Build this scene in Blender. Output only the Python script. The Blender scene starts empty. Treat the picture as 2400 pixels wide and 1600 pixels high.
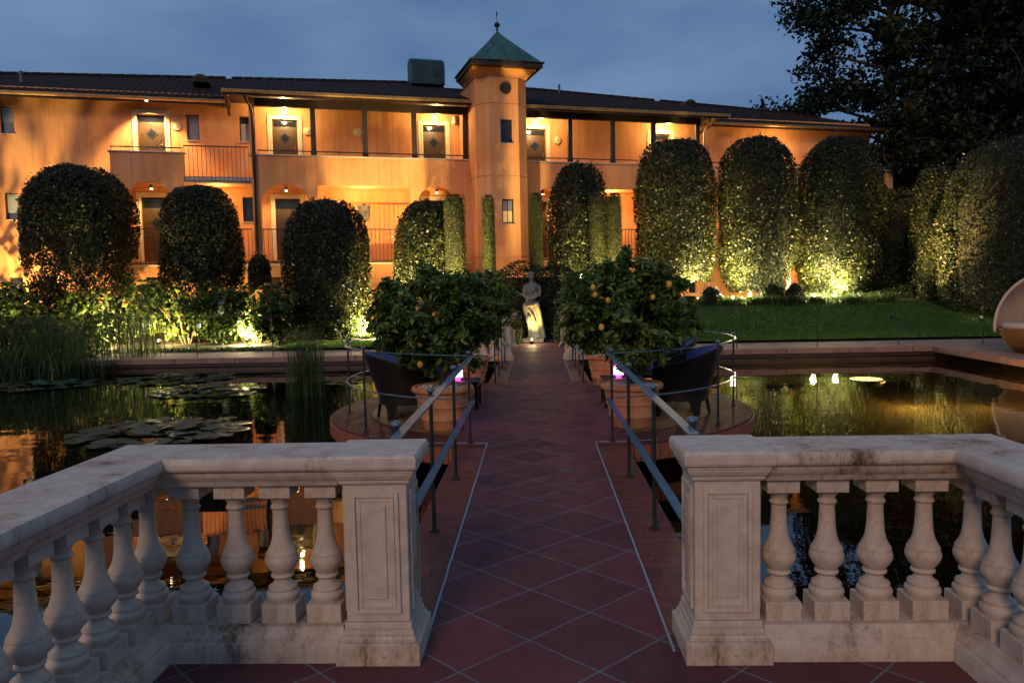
import bpy, bmesh, math, random
import numpy as np
from mathutils import Vector, Matrix, noise
random.seed(7)
RNG = np.random.default_rng(11)
PI = math.pi
SC = bpy.context.scene
COL = SC.collection

# ------------------------------------------------------------------ camera
F = 1830.0                                   # focal length in pixels of a 2400 px wide frame
CAM = Vector((-0.022, 0.0, 1.55))
def cam_axes(yaw, pitch, roll):
    y, p, r = map(math.radians, (yaw, pitch, roll))
    fwd = Vector((-math.sin(y)*math.cos(p), math.cos(y)*math.cos(p), -math.sin(p)))
    right = Vector((math.cos(y), math.sin(y), 0)); up = right.cross(fwd)
    return right*math.cos(r)-up*math.sin(r), up*math.cos(r)+right*math.sin(r), fwd
CR, CU, CF = cam_axes(1.85, 4.08, 1.15)
cd = bpy.data.cameras.new('camera'); cam = bpy.data.objects.new('camera', cd); COL.objects.link(cam)
m = Matrix((CR, CU, -CF)).transposed().to_4x4(); m.translation = CAM
cam.matrix_world = m
cd.sensor_width = 36; cd.lens = 36*F/2400; cd.clip_start = 0.05; cd.clip_end = 2000
SC.camera = cam
def ray(x, y): return CR*((x-1200)/F)-CU*((y-800)/F)+CF
def atY(x, y, Y):                            # point of the real world seen at (x, y) at distance Y along the path
    v = ray(x, y); return CAM+v*((Y-CAM.y)/v.y)
def atZ(x, y, z):
    v = ray(x, y); return CAM+v*((z-CAM.z)/v.z)

# ------------------------------------------------------------------ world: dusk sky with thin cloud
W = bpy.data.worlds.new("World"); SC.world = W; W.use_nodes = True
nt = W.node_tree; N = nt.nodes; L = nt.links; N.clear()
out = N.new('ShaderNodeOutputWorld'); bg = N.new('ShaderNodeBackground')
sky = N.new('ShaderNodeTexSky'); sky.sky_type = 'NISHITA'; sky.sun_disc = False
SUN_EL, SUN_ROT = math.radians(3.0), math.radians(200)
sky.sun_elevation = SUN_EL; sky.sun_rotation = SUN_ROT; sky.ozone_density = 3.0; sky.air_density = 1.0; sky.dust_density = 0.3
tc = N.new('ShaderNodeTexCoord'); mp = N.new('ShaderNodeMapping'); mp.inputs['Scale'].default_value = (1.2, 1.2, 3.2)
nz = N.new('ShaderNodeTexNoise'); nz.inputs['Scale'].default_value = 2.2; nz.inputs['Detail'].default_value = 5; nz.inputs['Roughness'].default_value = 0.5
cr = N.new('ShaderNodeValToRGB'); cr.color_ramp.elements[0].position = 0.36; cr.color_ramp.elements[1].position = 0.68
cr.color_ramp.elements[0].color = (0.080, 0.170, 0.340, 1); cr.color_ramp.elements[1].color = (0.185, 0.295, 0.49, 1)
sc_ = N.new('ShaderNodeVectorMath'); sc_.operation = 'SCALE'; sc_.inputs['Scale'].default_value = 0.05
mx = N.new('ShaderNodeMix'); mx.data_type = 'RGBA'; mx.inputs['Factor'].default_value = 0.9
L.new(tc.outputs['Generated'], mp.inputs['Vector']); L.new(mp.outputs[0], nz.inputs['Vector']); L.new(nz.outputs[0], cr.inputs[0])
L.new(sky.outputs[0], sc_.inputs[0]); L.new(sc_.outputs[0], mx.inputs['A']); L.new(cr.outputs[0], mx.inputs['B'])
L.new(mx.outputs['Result'], bg.inputs['Color']); bg.inputs['Strength'].default_value = 1.0
L.new(bg.outputs[0], out.inputs['Surface'])

# one soft, weak sun: stands in for the lit terrace behind the camera
sd = bpy.data.lights.new('sun', 'SUN'); sd.energy = 0.98; sd.angle = math.radians(16); sd.color = (1.0, 0.66, 0.43)
so = bpy.data.objects.new('sun', sd); COL.objects.link(so)
so.rotation_euler = Vector((0.30, 1.0, -0.52)).to_track_quat('-Z', 'Y').to_euler()

SC.view_settings.view_transform = 'Standard'; SC.view_settings.look = 'None'; SC.view_settings.exposure = 0.0; SC.view_settings.gamma = 1
SC.cycles.max_bounces = 6; SC.cycles.diffuse_bounces = 2; SC.cycles.glossy_bounces = 3; SC.cycles.transparent_max_bounces = 12
SC.cycles.transmission_bounces = 3; SC.cycles.sample_clamp_indirect = 3.0; SC.cycles.use_denoising = True
SC.cycles.caustics_reflective = False; SC.cycles.caustics_refractive = False

# ------------------------------------------------------------------ helpers
def tag(o, label=None, cat=None, group=None, kind=None):
    if label: o['label'] = label
    if cat: o['category'] = cat
    if group: o['group'] = group
    if kind: o['kind'] = kind
    return o
def thing(name, label, cat, loc=(0, 0, 0), rotz=0, group=None):
    o = bpy.data.objects.new(name, None); COL.objects.link(o); o.empty_display_size = 0.2
    o.location = loc; o.rotation_euler = (0, 0, rotz)
    return tag(o, label, cat, group)

class MB:
    """collects shapes, builds ONE mesh object"""
    def __init__(s): s.bm = bmesh.new()
    def face(s, vs):
        try: return s.bm.faces.new(vs)
        except ValueError: return None
    def box(s, x, y, z, M=None):
        vs = [s.bm.verts.new((M @ Vector(c)) if M else c) for c in ((x[0],y[0],z[0]),(x[1],y[0],z[0]),(x[1],y[1],z[0]),(x[0],y[1],z[0]),(x[0],y[0],z[1]),(x[1],y[0],z[1]),(x[1],y[1],z[1]),(x[0],y[1],z[1]))]
        for f in ((0,3,2,1),(4,5,6,7),(0,1,5,4),(1,2,6,5),(2,3,7,6),(3,0,4,7)): s.face([vs[i] for i in f])
        return s
    def frustum(s, x0, y0, x1, y1, z0, z1):      # x0,y0: ranges at z0, x1,y1 at z1
        vs = [s.bm.verts.new(c) for c in ((x0[0],y0[0],z0),(x0[1],y0[0],z0),(x0[1],y0[1],z0),(x0[0],y0[1],z0),(x1[0],y1[0],z1),(x1[1],y1[0],z1),(x1[1],y1[1],z1),(x1[0],y1[1],z1))]
        for f in ((0,3,2,1),(4,5,6,7),(0,1,5,4),(1,2,6,5),(2,3,7,6),(3,0,4,7)): s.face([vs[i] for i in f])
        return s
    def prism(s, pts, a, b, axis='y'):           # polygon pts (u,v) extruded along an axis
        def P(u, v, w): return {'y': (u, w, v), 'z': (u, v, w), 'x': (w, u, v)}[axis]
        A = [s.bm.verts.new(P(u, v, a)) for u, v in pts]; B = [s.bm.verts.new(P(u, v, b)) for u, v in pts]
        s.face(A); s.face(B[::-1]); n = len(pts)
        for i in range(n): s.face([A[i], B[i], B[(i+1) % n], A[(i+1) % n]])
        return s
    def lathe(s, prof, c=(0, 0, 0), n=24, sx=1, sy=1, a0=0):
        rings = []
        for r, z in prof:
            rings.append([s.bm.verts.new((c[0]+sx*r*math.cos(a0+2*PI*i/n), c[1]+sy*r*math.sin(a0+2*PI*i/n), c[2]+z)) for i in range(n)])
        for a, b in zip(rings, rings[1:]):
            for i in range(n): s.face([a[i], a[(i+1) % n], b[(i+1) % n], b[i]])
        s.face(rings[0][::-1]); s.face(rings[-1]); return s
    def tube(s, pts, r, n=8, closed=False, flat=None):
        pts = [Vector(p) for p in pts]; rr = r if isinstance(r, (list, tuple)) else [r]*len(pts); rings = []
        k = len(pts); up0 = None
        for i, p in enumerate(pts):
            d = (pts[(i+1) % k]-pts[i-1]) if closed else (pts[min(i+1, k-1)]-pts[max(i-1, 0)])
            d.normalize(); ref = Vector((0, 0, 1)) if abs(d.z) < .9 else Vector((1, 0, 0))
            if up0 is not None and abs(d.dot(up0)) < .95: ref = up0
            a = d.cross(ref).normalized(); b = a.cross(d).normalized(); up0 = b
            fa, fb = flat if flat else (1, 1)
            rings.append([s.bm.verts.new(p+a*math.cos(2*PI*j/n)*rr[i]*fa+b*math.sin(2*PI*j/n)*rr[i]*fb) for j in range(n)])
        prs = list(zip(rings, rings[1:])) + ([(rings[-1], rings[0])] if closed else [])
        for a, b in prs:
            for j in range(n): s.face([a[j], a[(j+1) % n], b[(j+1) % n], b[j]])
        if not closed: s.face(rings[0][::-1]); s.face(rings[-1])
        return s
    def bar(s, pts, w, h):                         # flat bar along pts, w sideways, h high
        pts = [Vector(p) for p in pts]; rings = []; k = len(pts)
        for i, p in enumerate(pts):
            d = (pts[min(i+1, k-1)]-pts[max(i-1, 0)]).normalized()
            a = d.cross(Vector((0, 0, 1))).normalized(); b = a.cross(d).normalized()
            rings.append([s.bm.verts.new(p+a*x*w/2+b*y*h/2) for x, y in ((1,1),(-1,1),(-1,-1),(1,-1))])
        for a, b in zip(rings, rings[1:]):
            for j in range(4): s.face([a[j], a[(j+1) % 4], b[(j+1) % 4], b[j]])
        s.face(rings[0][::-1]); s.face(rings[-1]); return s
    def sphere(s, c, r, n=12, sc=(1, 1, 1), rot=None):
        rings = []; c = Vector(c)
        def P(v):
            v = Vector((v[0]*sc[0]*r, v[1]*sc[1]*r, v[2]*sc[2]*r))
            if rot: v = rot @ v
            return c+v
        top = s.bm.verts.new(P((0, 0, 1))); bot = s.bm.verts.new(P((0, 0, -1)))
        for i in range(1, n//2+1):
            t = PI*i/(n//2+1)
            rings.append([s.bm.verts.new(P((math.sin(t)*math.cos(2*PI*j/n), math.sin(t)*math.sin(2*PI*j/n), math.cos(t)))) for j in range(n)])
        for j in range(n):
            s.face([top, rings[0][j], rings[0][(j+1) % n]]); s.face([bot, rings[-1][(j+1) % n], rings[-1][j]])
        for a, b in zip(rings, rings[1:]):
            for j in range(n): s.face([a[j], b[j], b[(j+1) % n], a[(j+1) % n]])
        return s
    def holed(s, s0, s1, z0, z1, holes, ya, yb):   # a wall slab in the x-z plane with rectangular openings
        xs = sorted({s0, s1, *[h[0] for h in holes], *[h[1] for h in holes]}); zs = sorted({z0, z1, *[h[2] for h in holes], *[h[3] for h in holes]})
        xs = [x for x in xs if s0 <= x <= s1]; zs = [z for z in zs if z0 <= z <= z1]
        solid = lambda i, j: 0 <= i < len(xs)-1 and 0 <= j < len(zs)-1 and not any(h[0]-1e-6 < (xs[i]+xs[i+1])/2 < h[1] and h[2] < (zs[j]+zs[j+1])/2 < h[3] for h in holes)
        V = {}
        def v(i, j, y):
            if (i, j, y) not in V: V[i, j, y] = s.bm.verts.new((xs[i], y, zs[j]))
            return V[i, j, y]
        for i in range(len(xs)-1):
            for j in range(len(zs)-1):
                if not solid(i, j): continue
                for y in (ya, yb): s.face([v(i, j, y), v(i+1, j, y), v(i+1, j+1, y), v(i, j+1, y)])
                for di, dj, a, b in ((-1,0,(i,j),(i,j+1)), (1,0,(i+1,j),(i+1,j+1)), (0,-1,(i,j),(i+1,j)), (0,1,(i,j+1),(i+1,j+1))):
                    if not solid(i+di, j+dj): s.face([v(*a, ya), v(*b, ya), v(*b, yb), v(*a, yb)])
        return s
    def build(s, name, mat, parent=None, loc=None, smooth=False, bevel=0, kind=None):
        bmesh.ops.recalc_face_normals(s.bm, faces=s.bm.faces)
        me = bpy.data.meshes.new(name); s.bm.to_mesh(me); s.bm.free()
        if smooth:
            for p in me.polygons: p.use_smooth = True
            if smooth == 'auto': me.set_sharp_from_angle(angle=math.radians(42))
        me.materials.append(mat)
        o = bpy.data.objects.new(name, me); COL.objects.link(o)
        if parent: o.parent = parent
        if loc is not None: o.location = loc
        if bevel:
            b = o.modifiers.new('bevel', 'BEVEL'); b.width = bevel; b.segments = 2; b.limit_method = 'ANGLE'; b.angle_limit = math.radians(40)
        if kind: o['kind'] = kind
        return o

def raw_mesh(name, verts, faces, mat, parent=None, loc=None, smooth=False):
    """fast mesh from numpy: verts (N,3), faces (M,k)"""
    me = bpy.data.meshes.new(name); k = faces.shape[1]; M_ = len(faces)
    me.vertices.add(len(verts)); me.vertices.foreach_set('co', np.asarray(verts, np.float32).ravel())
    me.loops.add(M_*k); me.loops.foreach_set('vertex_index', faces.astype(np.int32).ravel())
    me.polygons.add(M_); me.polygons.foreach_set('loop_start', np.arange(0, M_*k, k, dtype=np.int32))
    me.update(calc_edges=True)
    if smooth: me.polygons.foreach_set('use_smooth', np.ones(M_, bool))
    me.materials.append(mat)
    o = bpy.data.objects.new(name, me); COL.objects.link(o)
    if parent: o.parent = parent
    if loc is not None: o.location = loc
    return o
def unit(a): return a/np.maximum(np.linalg.norm(a, axis=1, keepdims=True), 1e-9)
def leaf_arrays(P, Nn, size, aspect=0.55, tilt=0.8, fold=0.0, droop=0.0):
    """leaves at points P, normals scattered about Nn; returns verts, faces. fold>0: two-faced folded leaf"""
    n = len(P); Nn = unit(Nn+RNG.normal(0, tilt, (n, 3)))
    R_ = RNG.normal(0, 1, (n, 3)); R_[:, 2] -= droop
    U_ = unit(R_-(R_*Nn).sum(1, keepdims=True)*Nn); V_ = np.cross(Nn, U_)
    s_ = (size*RNG.uniform(.45, 1.5, n))[:, None]; a = U_*s_; b = V_*s_*aspect
    if fold <= 0:
        v = np.stack([P-a*.5, P+b*.5-a*.05, P+a*.5, P-b*.5-a*.05], 1).reshape(-1, 3)
        f = np.arange(n*4).reshape(-1, 4); return v, f
    up = Nn*s_*fold
    v = np.stack([P-a*.5, P-a*.15+b*.5+up, P+a*.2+b*.42+up, P+a*.5-up*.6, P+a*.2-b*.42+up, P-a*.15-b*.5+up], 1).reshape(-1, 3)
    i = np.arange(n)[:, None]*6
    f = np.concatenate([i+np.array([[0, 1, 2, 3]]), i+np.array([[0, 3, 4, 5]])]); return v, f

# ------------------------------------------------------------------ materials
def newmat(name):
    m_ = bpy.data.materials.new(name); m_.use_nodes = True; t = m_.node_tree
    return m_, t.nodes, t.links, t.nodes['Principled BSDF']
def ramp(N_, L_, src, stops):
    r = N_.new('ShaderNodeValToRGB'); e = r.color_ramp.elements
    while len(e) > 1: e.remove(e[-1])
    e[0].position = stops[0][0]; e[0].color = (*stops[0][1], 1)
    for p, c in stops[1:]:
        q = e.new(p); q.color = (*c, 1)
    L_.new(src, r.inputs[0]); return r.outputs[0]
def noise_n(N_, L_, scale, detail=4, vec=None, rough=.55, stretch=None, coord='Object'):
    t = N_.new('ShaderNodeTexNoise'); t.inputs['Scale'].default_value = scale; t.inputs['Detail'].default_value = detail; t.inputs['Roughness'].default_value = rough
    c = N_.new('ShaderNodeTexCoord'); v = c.outputs[coord]
    if stretch:
        mp_ = N_.new('ShaderNodeMapping'); mp_.inputs['Scale'].default_value = stretch; L_.new(v, mp_.inputs[0]); v = mp_.outputs[0]
    L_.new(v, t.inputs['Vector']); return t.outputs[0]
def bump(N_, L_, B, h, strength=.3, dist=.01):
    b = N_.new('ShaderNodeBump'); b.inputs['Strength'].default_value = strength; b.inputs['Distance'].default_value = dist
    L_.new(h, b.inputs['Height']); L_.new(b.outputs[0], B.inputs['Normal']); return b
def simple(name, c1, c2=None, scale=5, rough=.6, metal=0, bstr=.2, bdist=.004, bscale=None, stretch=None, spec=.5, lo=.35, hi=.65):
    m_, N_, L_, B = newmat(name); c2 = c2 or c1
    n_ = noise_n(N_, L_, scale, stretch=stretch)
    L_.new(ramp(N_, L_, n_, [(lo, c1), (hi, c2)]), B.inputs['Base Color'])
    B.inputs['Roughness'].default_value = rough; B.inputs['Metallic'].default_value = metal; B.inputs['Specular IOR Level'].default_value = spec
    if bstr: bump(N_, L_, B, noise_n(N_, L_, bscale or scale*4), bstr, bdist)
    return m_
def leafmat(name, cols, trans=.35, rough=.45, island=True, spec=.35):
    m_, N_, L_, B = newmat(name)
    g = N_.new('ShaderNodeNewGeometry')
    c = ramp(N_, L_, g.outputs['Random Per Island'], [(i/(len(cols)-1), k) for i, k in enumerate(cols)])
    L_.new(c, B.inputs['Base Color']); B.inputs['Roughness'].default_value = rough; B.inputs['Specular IOR Level'].default_value = spec
    tr = N_.new('ShaderNodeBsdfTranslucent'); hs = N_.new('ShaderNodeHueSaturation'); hs.inputs['Value'].default_value = 1.5; hs.inputs['Hue'].default_value = .48
    L_.new(c, hs.inputs['Color']); L_.new(hs.outputs[0], tr.inputs['Color'])
    ms = N_.new('ShaderNodeMixShader'); ms.inputs[0].default_value = trans
    L_.new(B.outputs[0], ms.inputs[1]); L_.new(tr.outputs[0], ms.inputs[2]); L_.new(ms.outputs[0], N_['Material Output'].inputs['Surface']); return m_
def emit(name, col, strength):
    m_, N_, L_, B = newmat(name); B.inputs['Base Color'].default_value = (*col, 1)
    B.inputs['Emission Color'].default_value = (*col, 1); B.inputs['Emission Strength'].default_value = strength; return m_
def math_n(N_, L_, op, a, b=None, c=None):
    t = N_.new('ShaderNodeMath'); t.operation = op
    for i, v in enumerate((a, b, c)):
        if v is None: continue
        if isinstance(v, (int, float)): t.inputs[i].default_value = v
        else: L_.new(v, t.inputs[i])
    return t.outputs[0]

def stucco():
    m_, N_, L_, B = newmat('orange_stucco')
    a = noise_n(N_, L_, .7, 5, rough=.6); 
    base = ramp(N_, L_, a, [(.3, (.65, .275, .115)), (.5, (.73, .34, .15)), (.7, (.70, .375, .19))])
    b = noise_n(N_, L_, 1.6, 6, stretch=(1.4, 1.4, .22), rough=.65)
    dirt = ramp(N_, L_, b, [(.35, (.70, .66, .62)), (.6, (1, 1, 1))])
    mx_ = N_.new('ShaderNodeMix'); mx_.data_type = 'RGBA'; mx_.blend_type = 'MULTIPLY'; mx_.inputs['Factor'].default_value = .6
    L_.new(base, mx_.inputs['A']); L_.new(dirt, mx_.inputs['B'])
    s3 = noise_n(N_, L_, 3.4, 7, stretch=(2.4, 2.4, .10), rough=.7); dr = ramp(N_, L_, s3, [(.36, (.60, .55, .50)), (.46, (1, 1, 1)), (.66, (1.06, 1.04, 1.0))])
    m3 = N_.new('ShaderNodeMix'); m3.data_type = 'RGBA'; m3.blend_type = 'MULTIPLY'; m3.inputs['Factor'].default_value = .45
    L_.new(mx_.outputs['Result'], m3.inputs['A']); L_.new(dr, m3.inputs['B']); L_.new(m3.outputs['Result'], B.inputs['Base Color'])
    B.inputs['Roughness'].default_value = .9; B.inputs['Specular IOR Level'].default_value = .2
    bump(N_, L_, B, noise_n(N_, L_, 9, 8), .35, .02); return m_
def stone():
    m_, N_, L_, B = newmat('weathered_white_stone')
    a = noise_n(N_, L_, 17, 6); base = ramp(N_, L_, a, [(.3, (.52, .42, .33)), (.5, (.60, .495, .40)), (.72, (.68, .58, .48))])
    s1 = noise_n(N_, L_, 2.6, 12, stretch=(2.2, 2.2, .8), rough=.86)
    st = ramp(N_, L_, s1, [(.36, (.07, .06, .05)), (.42, (.36, .29, .21)), (.48, (.82, .74, .64)), (.58, (1, 1, 1))])
    s2 = noise_n(N_, L_, 38, 4, rough=.8)
    sp = ramp(N_, L_, s2, [(.34, (.10, .09, .08)), (.40, (1, 1, 1))])
    g1 = noise_n(N_, L_, 4.5, 3)
    gate = ramp(N_, L_, g1, [(.46, (0, 0, 0)), (.66, (1, 1, 1))])
    m1 = N_.new('ShaderNodeMix'); m1.data_type = 'RGBA'; m1.blend_type = 'MULTIPLY'; L_.new(ramp(N_, L_, noise_n(N_, L_, 1.9, 3), [(.44, (.12,)*3), (.58, (.95,)*3)]), m1.inputs['Factor'])
    L_.new(base, m1.inputs['A']); L_.new(st, m1.inputs['B'])
    m2 = N_.new('ShaderNodeMix'); m2.data_type = 'RGBA'; m2.blend_type = 'MULTIPLY'
    L_.new(gate, m2.inputs['Factor']); L_.new(m1.outputs['Result'], m2.inputs['A']); L_.new(sp, m2.inputs['B'])
    L_.new(m2.outputs['Result'], B.inputs['Base Color']); B.inputs['Roughness'].default_value = .75
    bump(N_, L_, B, noise_n(N_, L_, 30, 8), .5, .004); return m_
def tiles(name, c1, c2, size=.4, ang=45, grout=(.17, .22, .23), gw=.011, rough=.42, offy=0.0, row=None, off=0.0):
    m_, N_, L_, B = newmat(name)
    c = N_.new('ShaderNodeTexCoord'); mp_ = N_.new('ShaderNodeMapping'); mp_.inputs['Rotation'].default_value = (0, 0, math.radians(ang)); mp_.inputs['Location'].default_value = (0, offy, 0)
    L_.new(c.outputs['Object'], mp_.inputs[0])
    wob = N_.new('ShaderNodeTexNoise'); wob.inputs['Scale'].default_value = 3.0; L_.new(c.outputs['Object'], wob.inputs['Vector'])
    va = N_.new('ShaderNodeVectorMath'); va.operation = 'MULTIPLY_ADD'; va.inputs[1].default_value = (.012, .012, 0); L_.new(wob.outputs['Color'], va.inputs[0]); L_.new(mp_.outputs[0], va.inputs[2])
    b = N_.new('ShaderNodeTexBrick'); b.offset = off; b.inputs['Scale'].default_value = 1; b.inputs['Brick Width'].default_value = size; b.inputs['Row Height'].default_value = row or size
    b.inputs['Mortar Size'].default_value = gw/2; b.inputs['Mortar Smooth'].default_value = .25; b.inputs['Color1'].default_value = (*c1, 1); b.inputs['Color2'].default_value = (*c2, 1); b.inputs['Mortar'].default_value = (*grout, 1)
    L_.new(va.outputs[0], b.inputs['Vector'])
    d = noise_n(N_, L_, 2.6, 6, rough=.65); dm = ramp(N_, L_, d, [(.3, (.80, .79, .79)), (.65, (1.1, 1.08, 1.08))])
    mx_ = N_.new('ShaderNodeMix'); mx_.data_type = 'RGBA'; mx_.blend_type = 'MULTIPLY'; mx_.inputs['Factor'].default_value = .9
    L_.new(b.outputs['Color'], mx_.inputs['A']); L_.new(dm, mx_.inputs['B']); L_.new(mx_.outputs['Result'], B.inputs['Base Color'])
    rr = ramp(N_, L_, noise_n(N_, L_, 7, 4), [(.3, (rough-.1,)*3), (.7, (rough+.16,)*3)]); L_.new(rr, B.inputs['Roughness']); B.inputs['Specular IOR Level'].default_value = .14
    h = math_n(N_, L_, 'MULTIPLY_ADD', b.outputs['Fac'], -1.0, math_n(N_, L_, 'MULTIPLY', noise_n(N_, L_, 14, 5), .5)); bump(N_, L_, B, h, .4, .005); return m_
def rooftile():
    m_, N_, L_, B = newmat('dark_clay_roof_tiles')
    c = N_.new('ShaderNodeTexCoord'); sp = N_.new('ShaderNodeSeparateXYZ'); L_.new(c.outputs['Object'], sp.inputs[0])
    col = math_n(N_, L_, 'PINGPONG', sp.outputs['X'], .11); row = math_n(N_, L_, 'FRACT', math_n(N_, L_, 'MULTIPLY', sp.outputs['Y'], 2.9))
    h = math_n(N_, L_, 'MULTIPLY_ADD', row, .3, math_n(N_, L_, 'MULTIPLY', col, 6.0))
    n_ = noise_n(N_, L_, 7, 4, stretch=(1, 1, 1)); L_.new(ramp(N_, L_, n_, [(.35, (.014, .009, .009)), (.55, (.028, .018, .017)), (.72, (.055, .034, .028))]), B.inputs['Base Color'])
    B.inputs['Roughness'].default_value = .85; B.inputs['Specular IOR Level'].default_value = .15; bump(N_, L_, B, h, 1, .06); return m_
def doorwood():
    m_, N_, L_, B = newmat('carved_brown_door_wood')
    c = N_.new('ShaderNodeTexCoord'); sp = N_.new('ShaderNodeSeparateXYZ'); L_.new(c.outputs['Object'], sp.inputs[0])
    ax = math_n(N_, L_, 'ABSOLUTE', sp.outputs['X']); az = math_n(N_, L_, 'SUBTRACT', sp.outputs['Z'], 1.42)
    low = math_n(N_, L_, 'SUBTRACT', ax, az); hi_ = math_n(N_, L_, 'ADD', ax, az); k = math_n(N_, L_, 'MAXIMUM', low, hi_)
    w = math_n(N_, L_, 'FRACT', math_n(N_, L_, 'MULTIPLY', k, 9.0)); g = math_n(N_, L_, 'LESS_THAN', w, .16)
    n_ = noise_n(N_, L_, 6, 6, stretch=(1, 1, 6)); 
    mx_ = N_.new('ShaderNodeMix'); mx_.data_type = 'RGBA'; L_.new(g, mx_.inputs['Factor'])
    L_.new(ramp(N_, L_, n_, [(.35, (.050, .026, .011)), (.65, (.10, .052, .022))]), mx_.inputs['A']); mx_.inputs['B'].default_value = (.022, .011, .005, 1)
    L_.new(mx_.outputs['Result'], B.inputs['Base Color']); B.inputs['Roughness'].default_value = .4
    bump(N_, L_, B, math_n(N_, L_, 'MULTIPLY', g, -1.0), .8, .01); return m_
def water():
    m_, N_, L_, B = newmat('dark_pond_water'); N_.remove(B); o = N_['Material Output']
    gl = N_.new('ShaderNodeBsdfGlossy'); gl.inputs['Roughness'].default_value = .004; gl.inputs['Color'].default_value = (1, 1, 1, 1)
    tr = N_.new('ShaderNodeBsdfTransparent'); tr.inputs['Color'].default_value = (.36, .32, .17, 1)
    fr = N_.new('ShaderNodeFresnel'); fr.inputs['IOR'].default_value = 1.55
    ms = N_.new('ShaderNodeMixShader')
    n1 = noise_n(N_, L_, 1.0, 1, stretch=(1.1, 2.6, 1), rough=.5); n2 = noise_n(N_, L_, 5.5, 2, stretch=(.8, 2.2, 1))
    h = math_n(N_, L_, 'MULTIPLY_ADD', n2, .09, n1)
    b = N_.new('ShaderNodeBump'); b.inputs['Strength'].default_value = .065; b.inputs['Distance'].default_value = .05
    L_.new(h, b.inputs['Height']); L_.new(b.outputs[0], gl.inputs['Normal']); L_.new(b.outputs[0], fr.inputs['Normal'])
    L_.new(fr.outputs[0], ms.inputs[0]); L_.new(tr.outputs[0], ms.inputs[1]); L_.new(gl.outputs[0], ms.inputs[2]); L_.new(ms.outputs[0], o.inputs['Surface']); return m_
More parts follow.
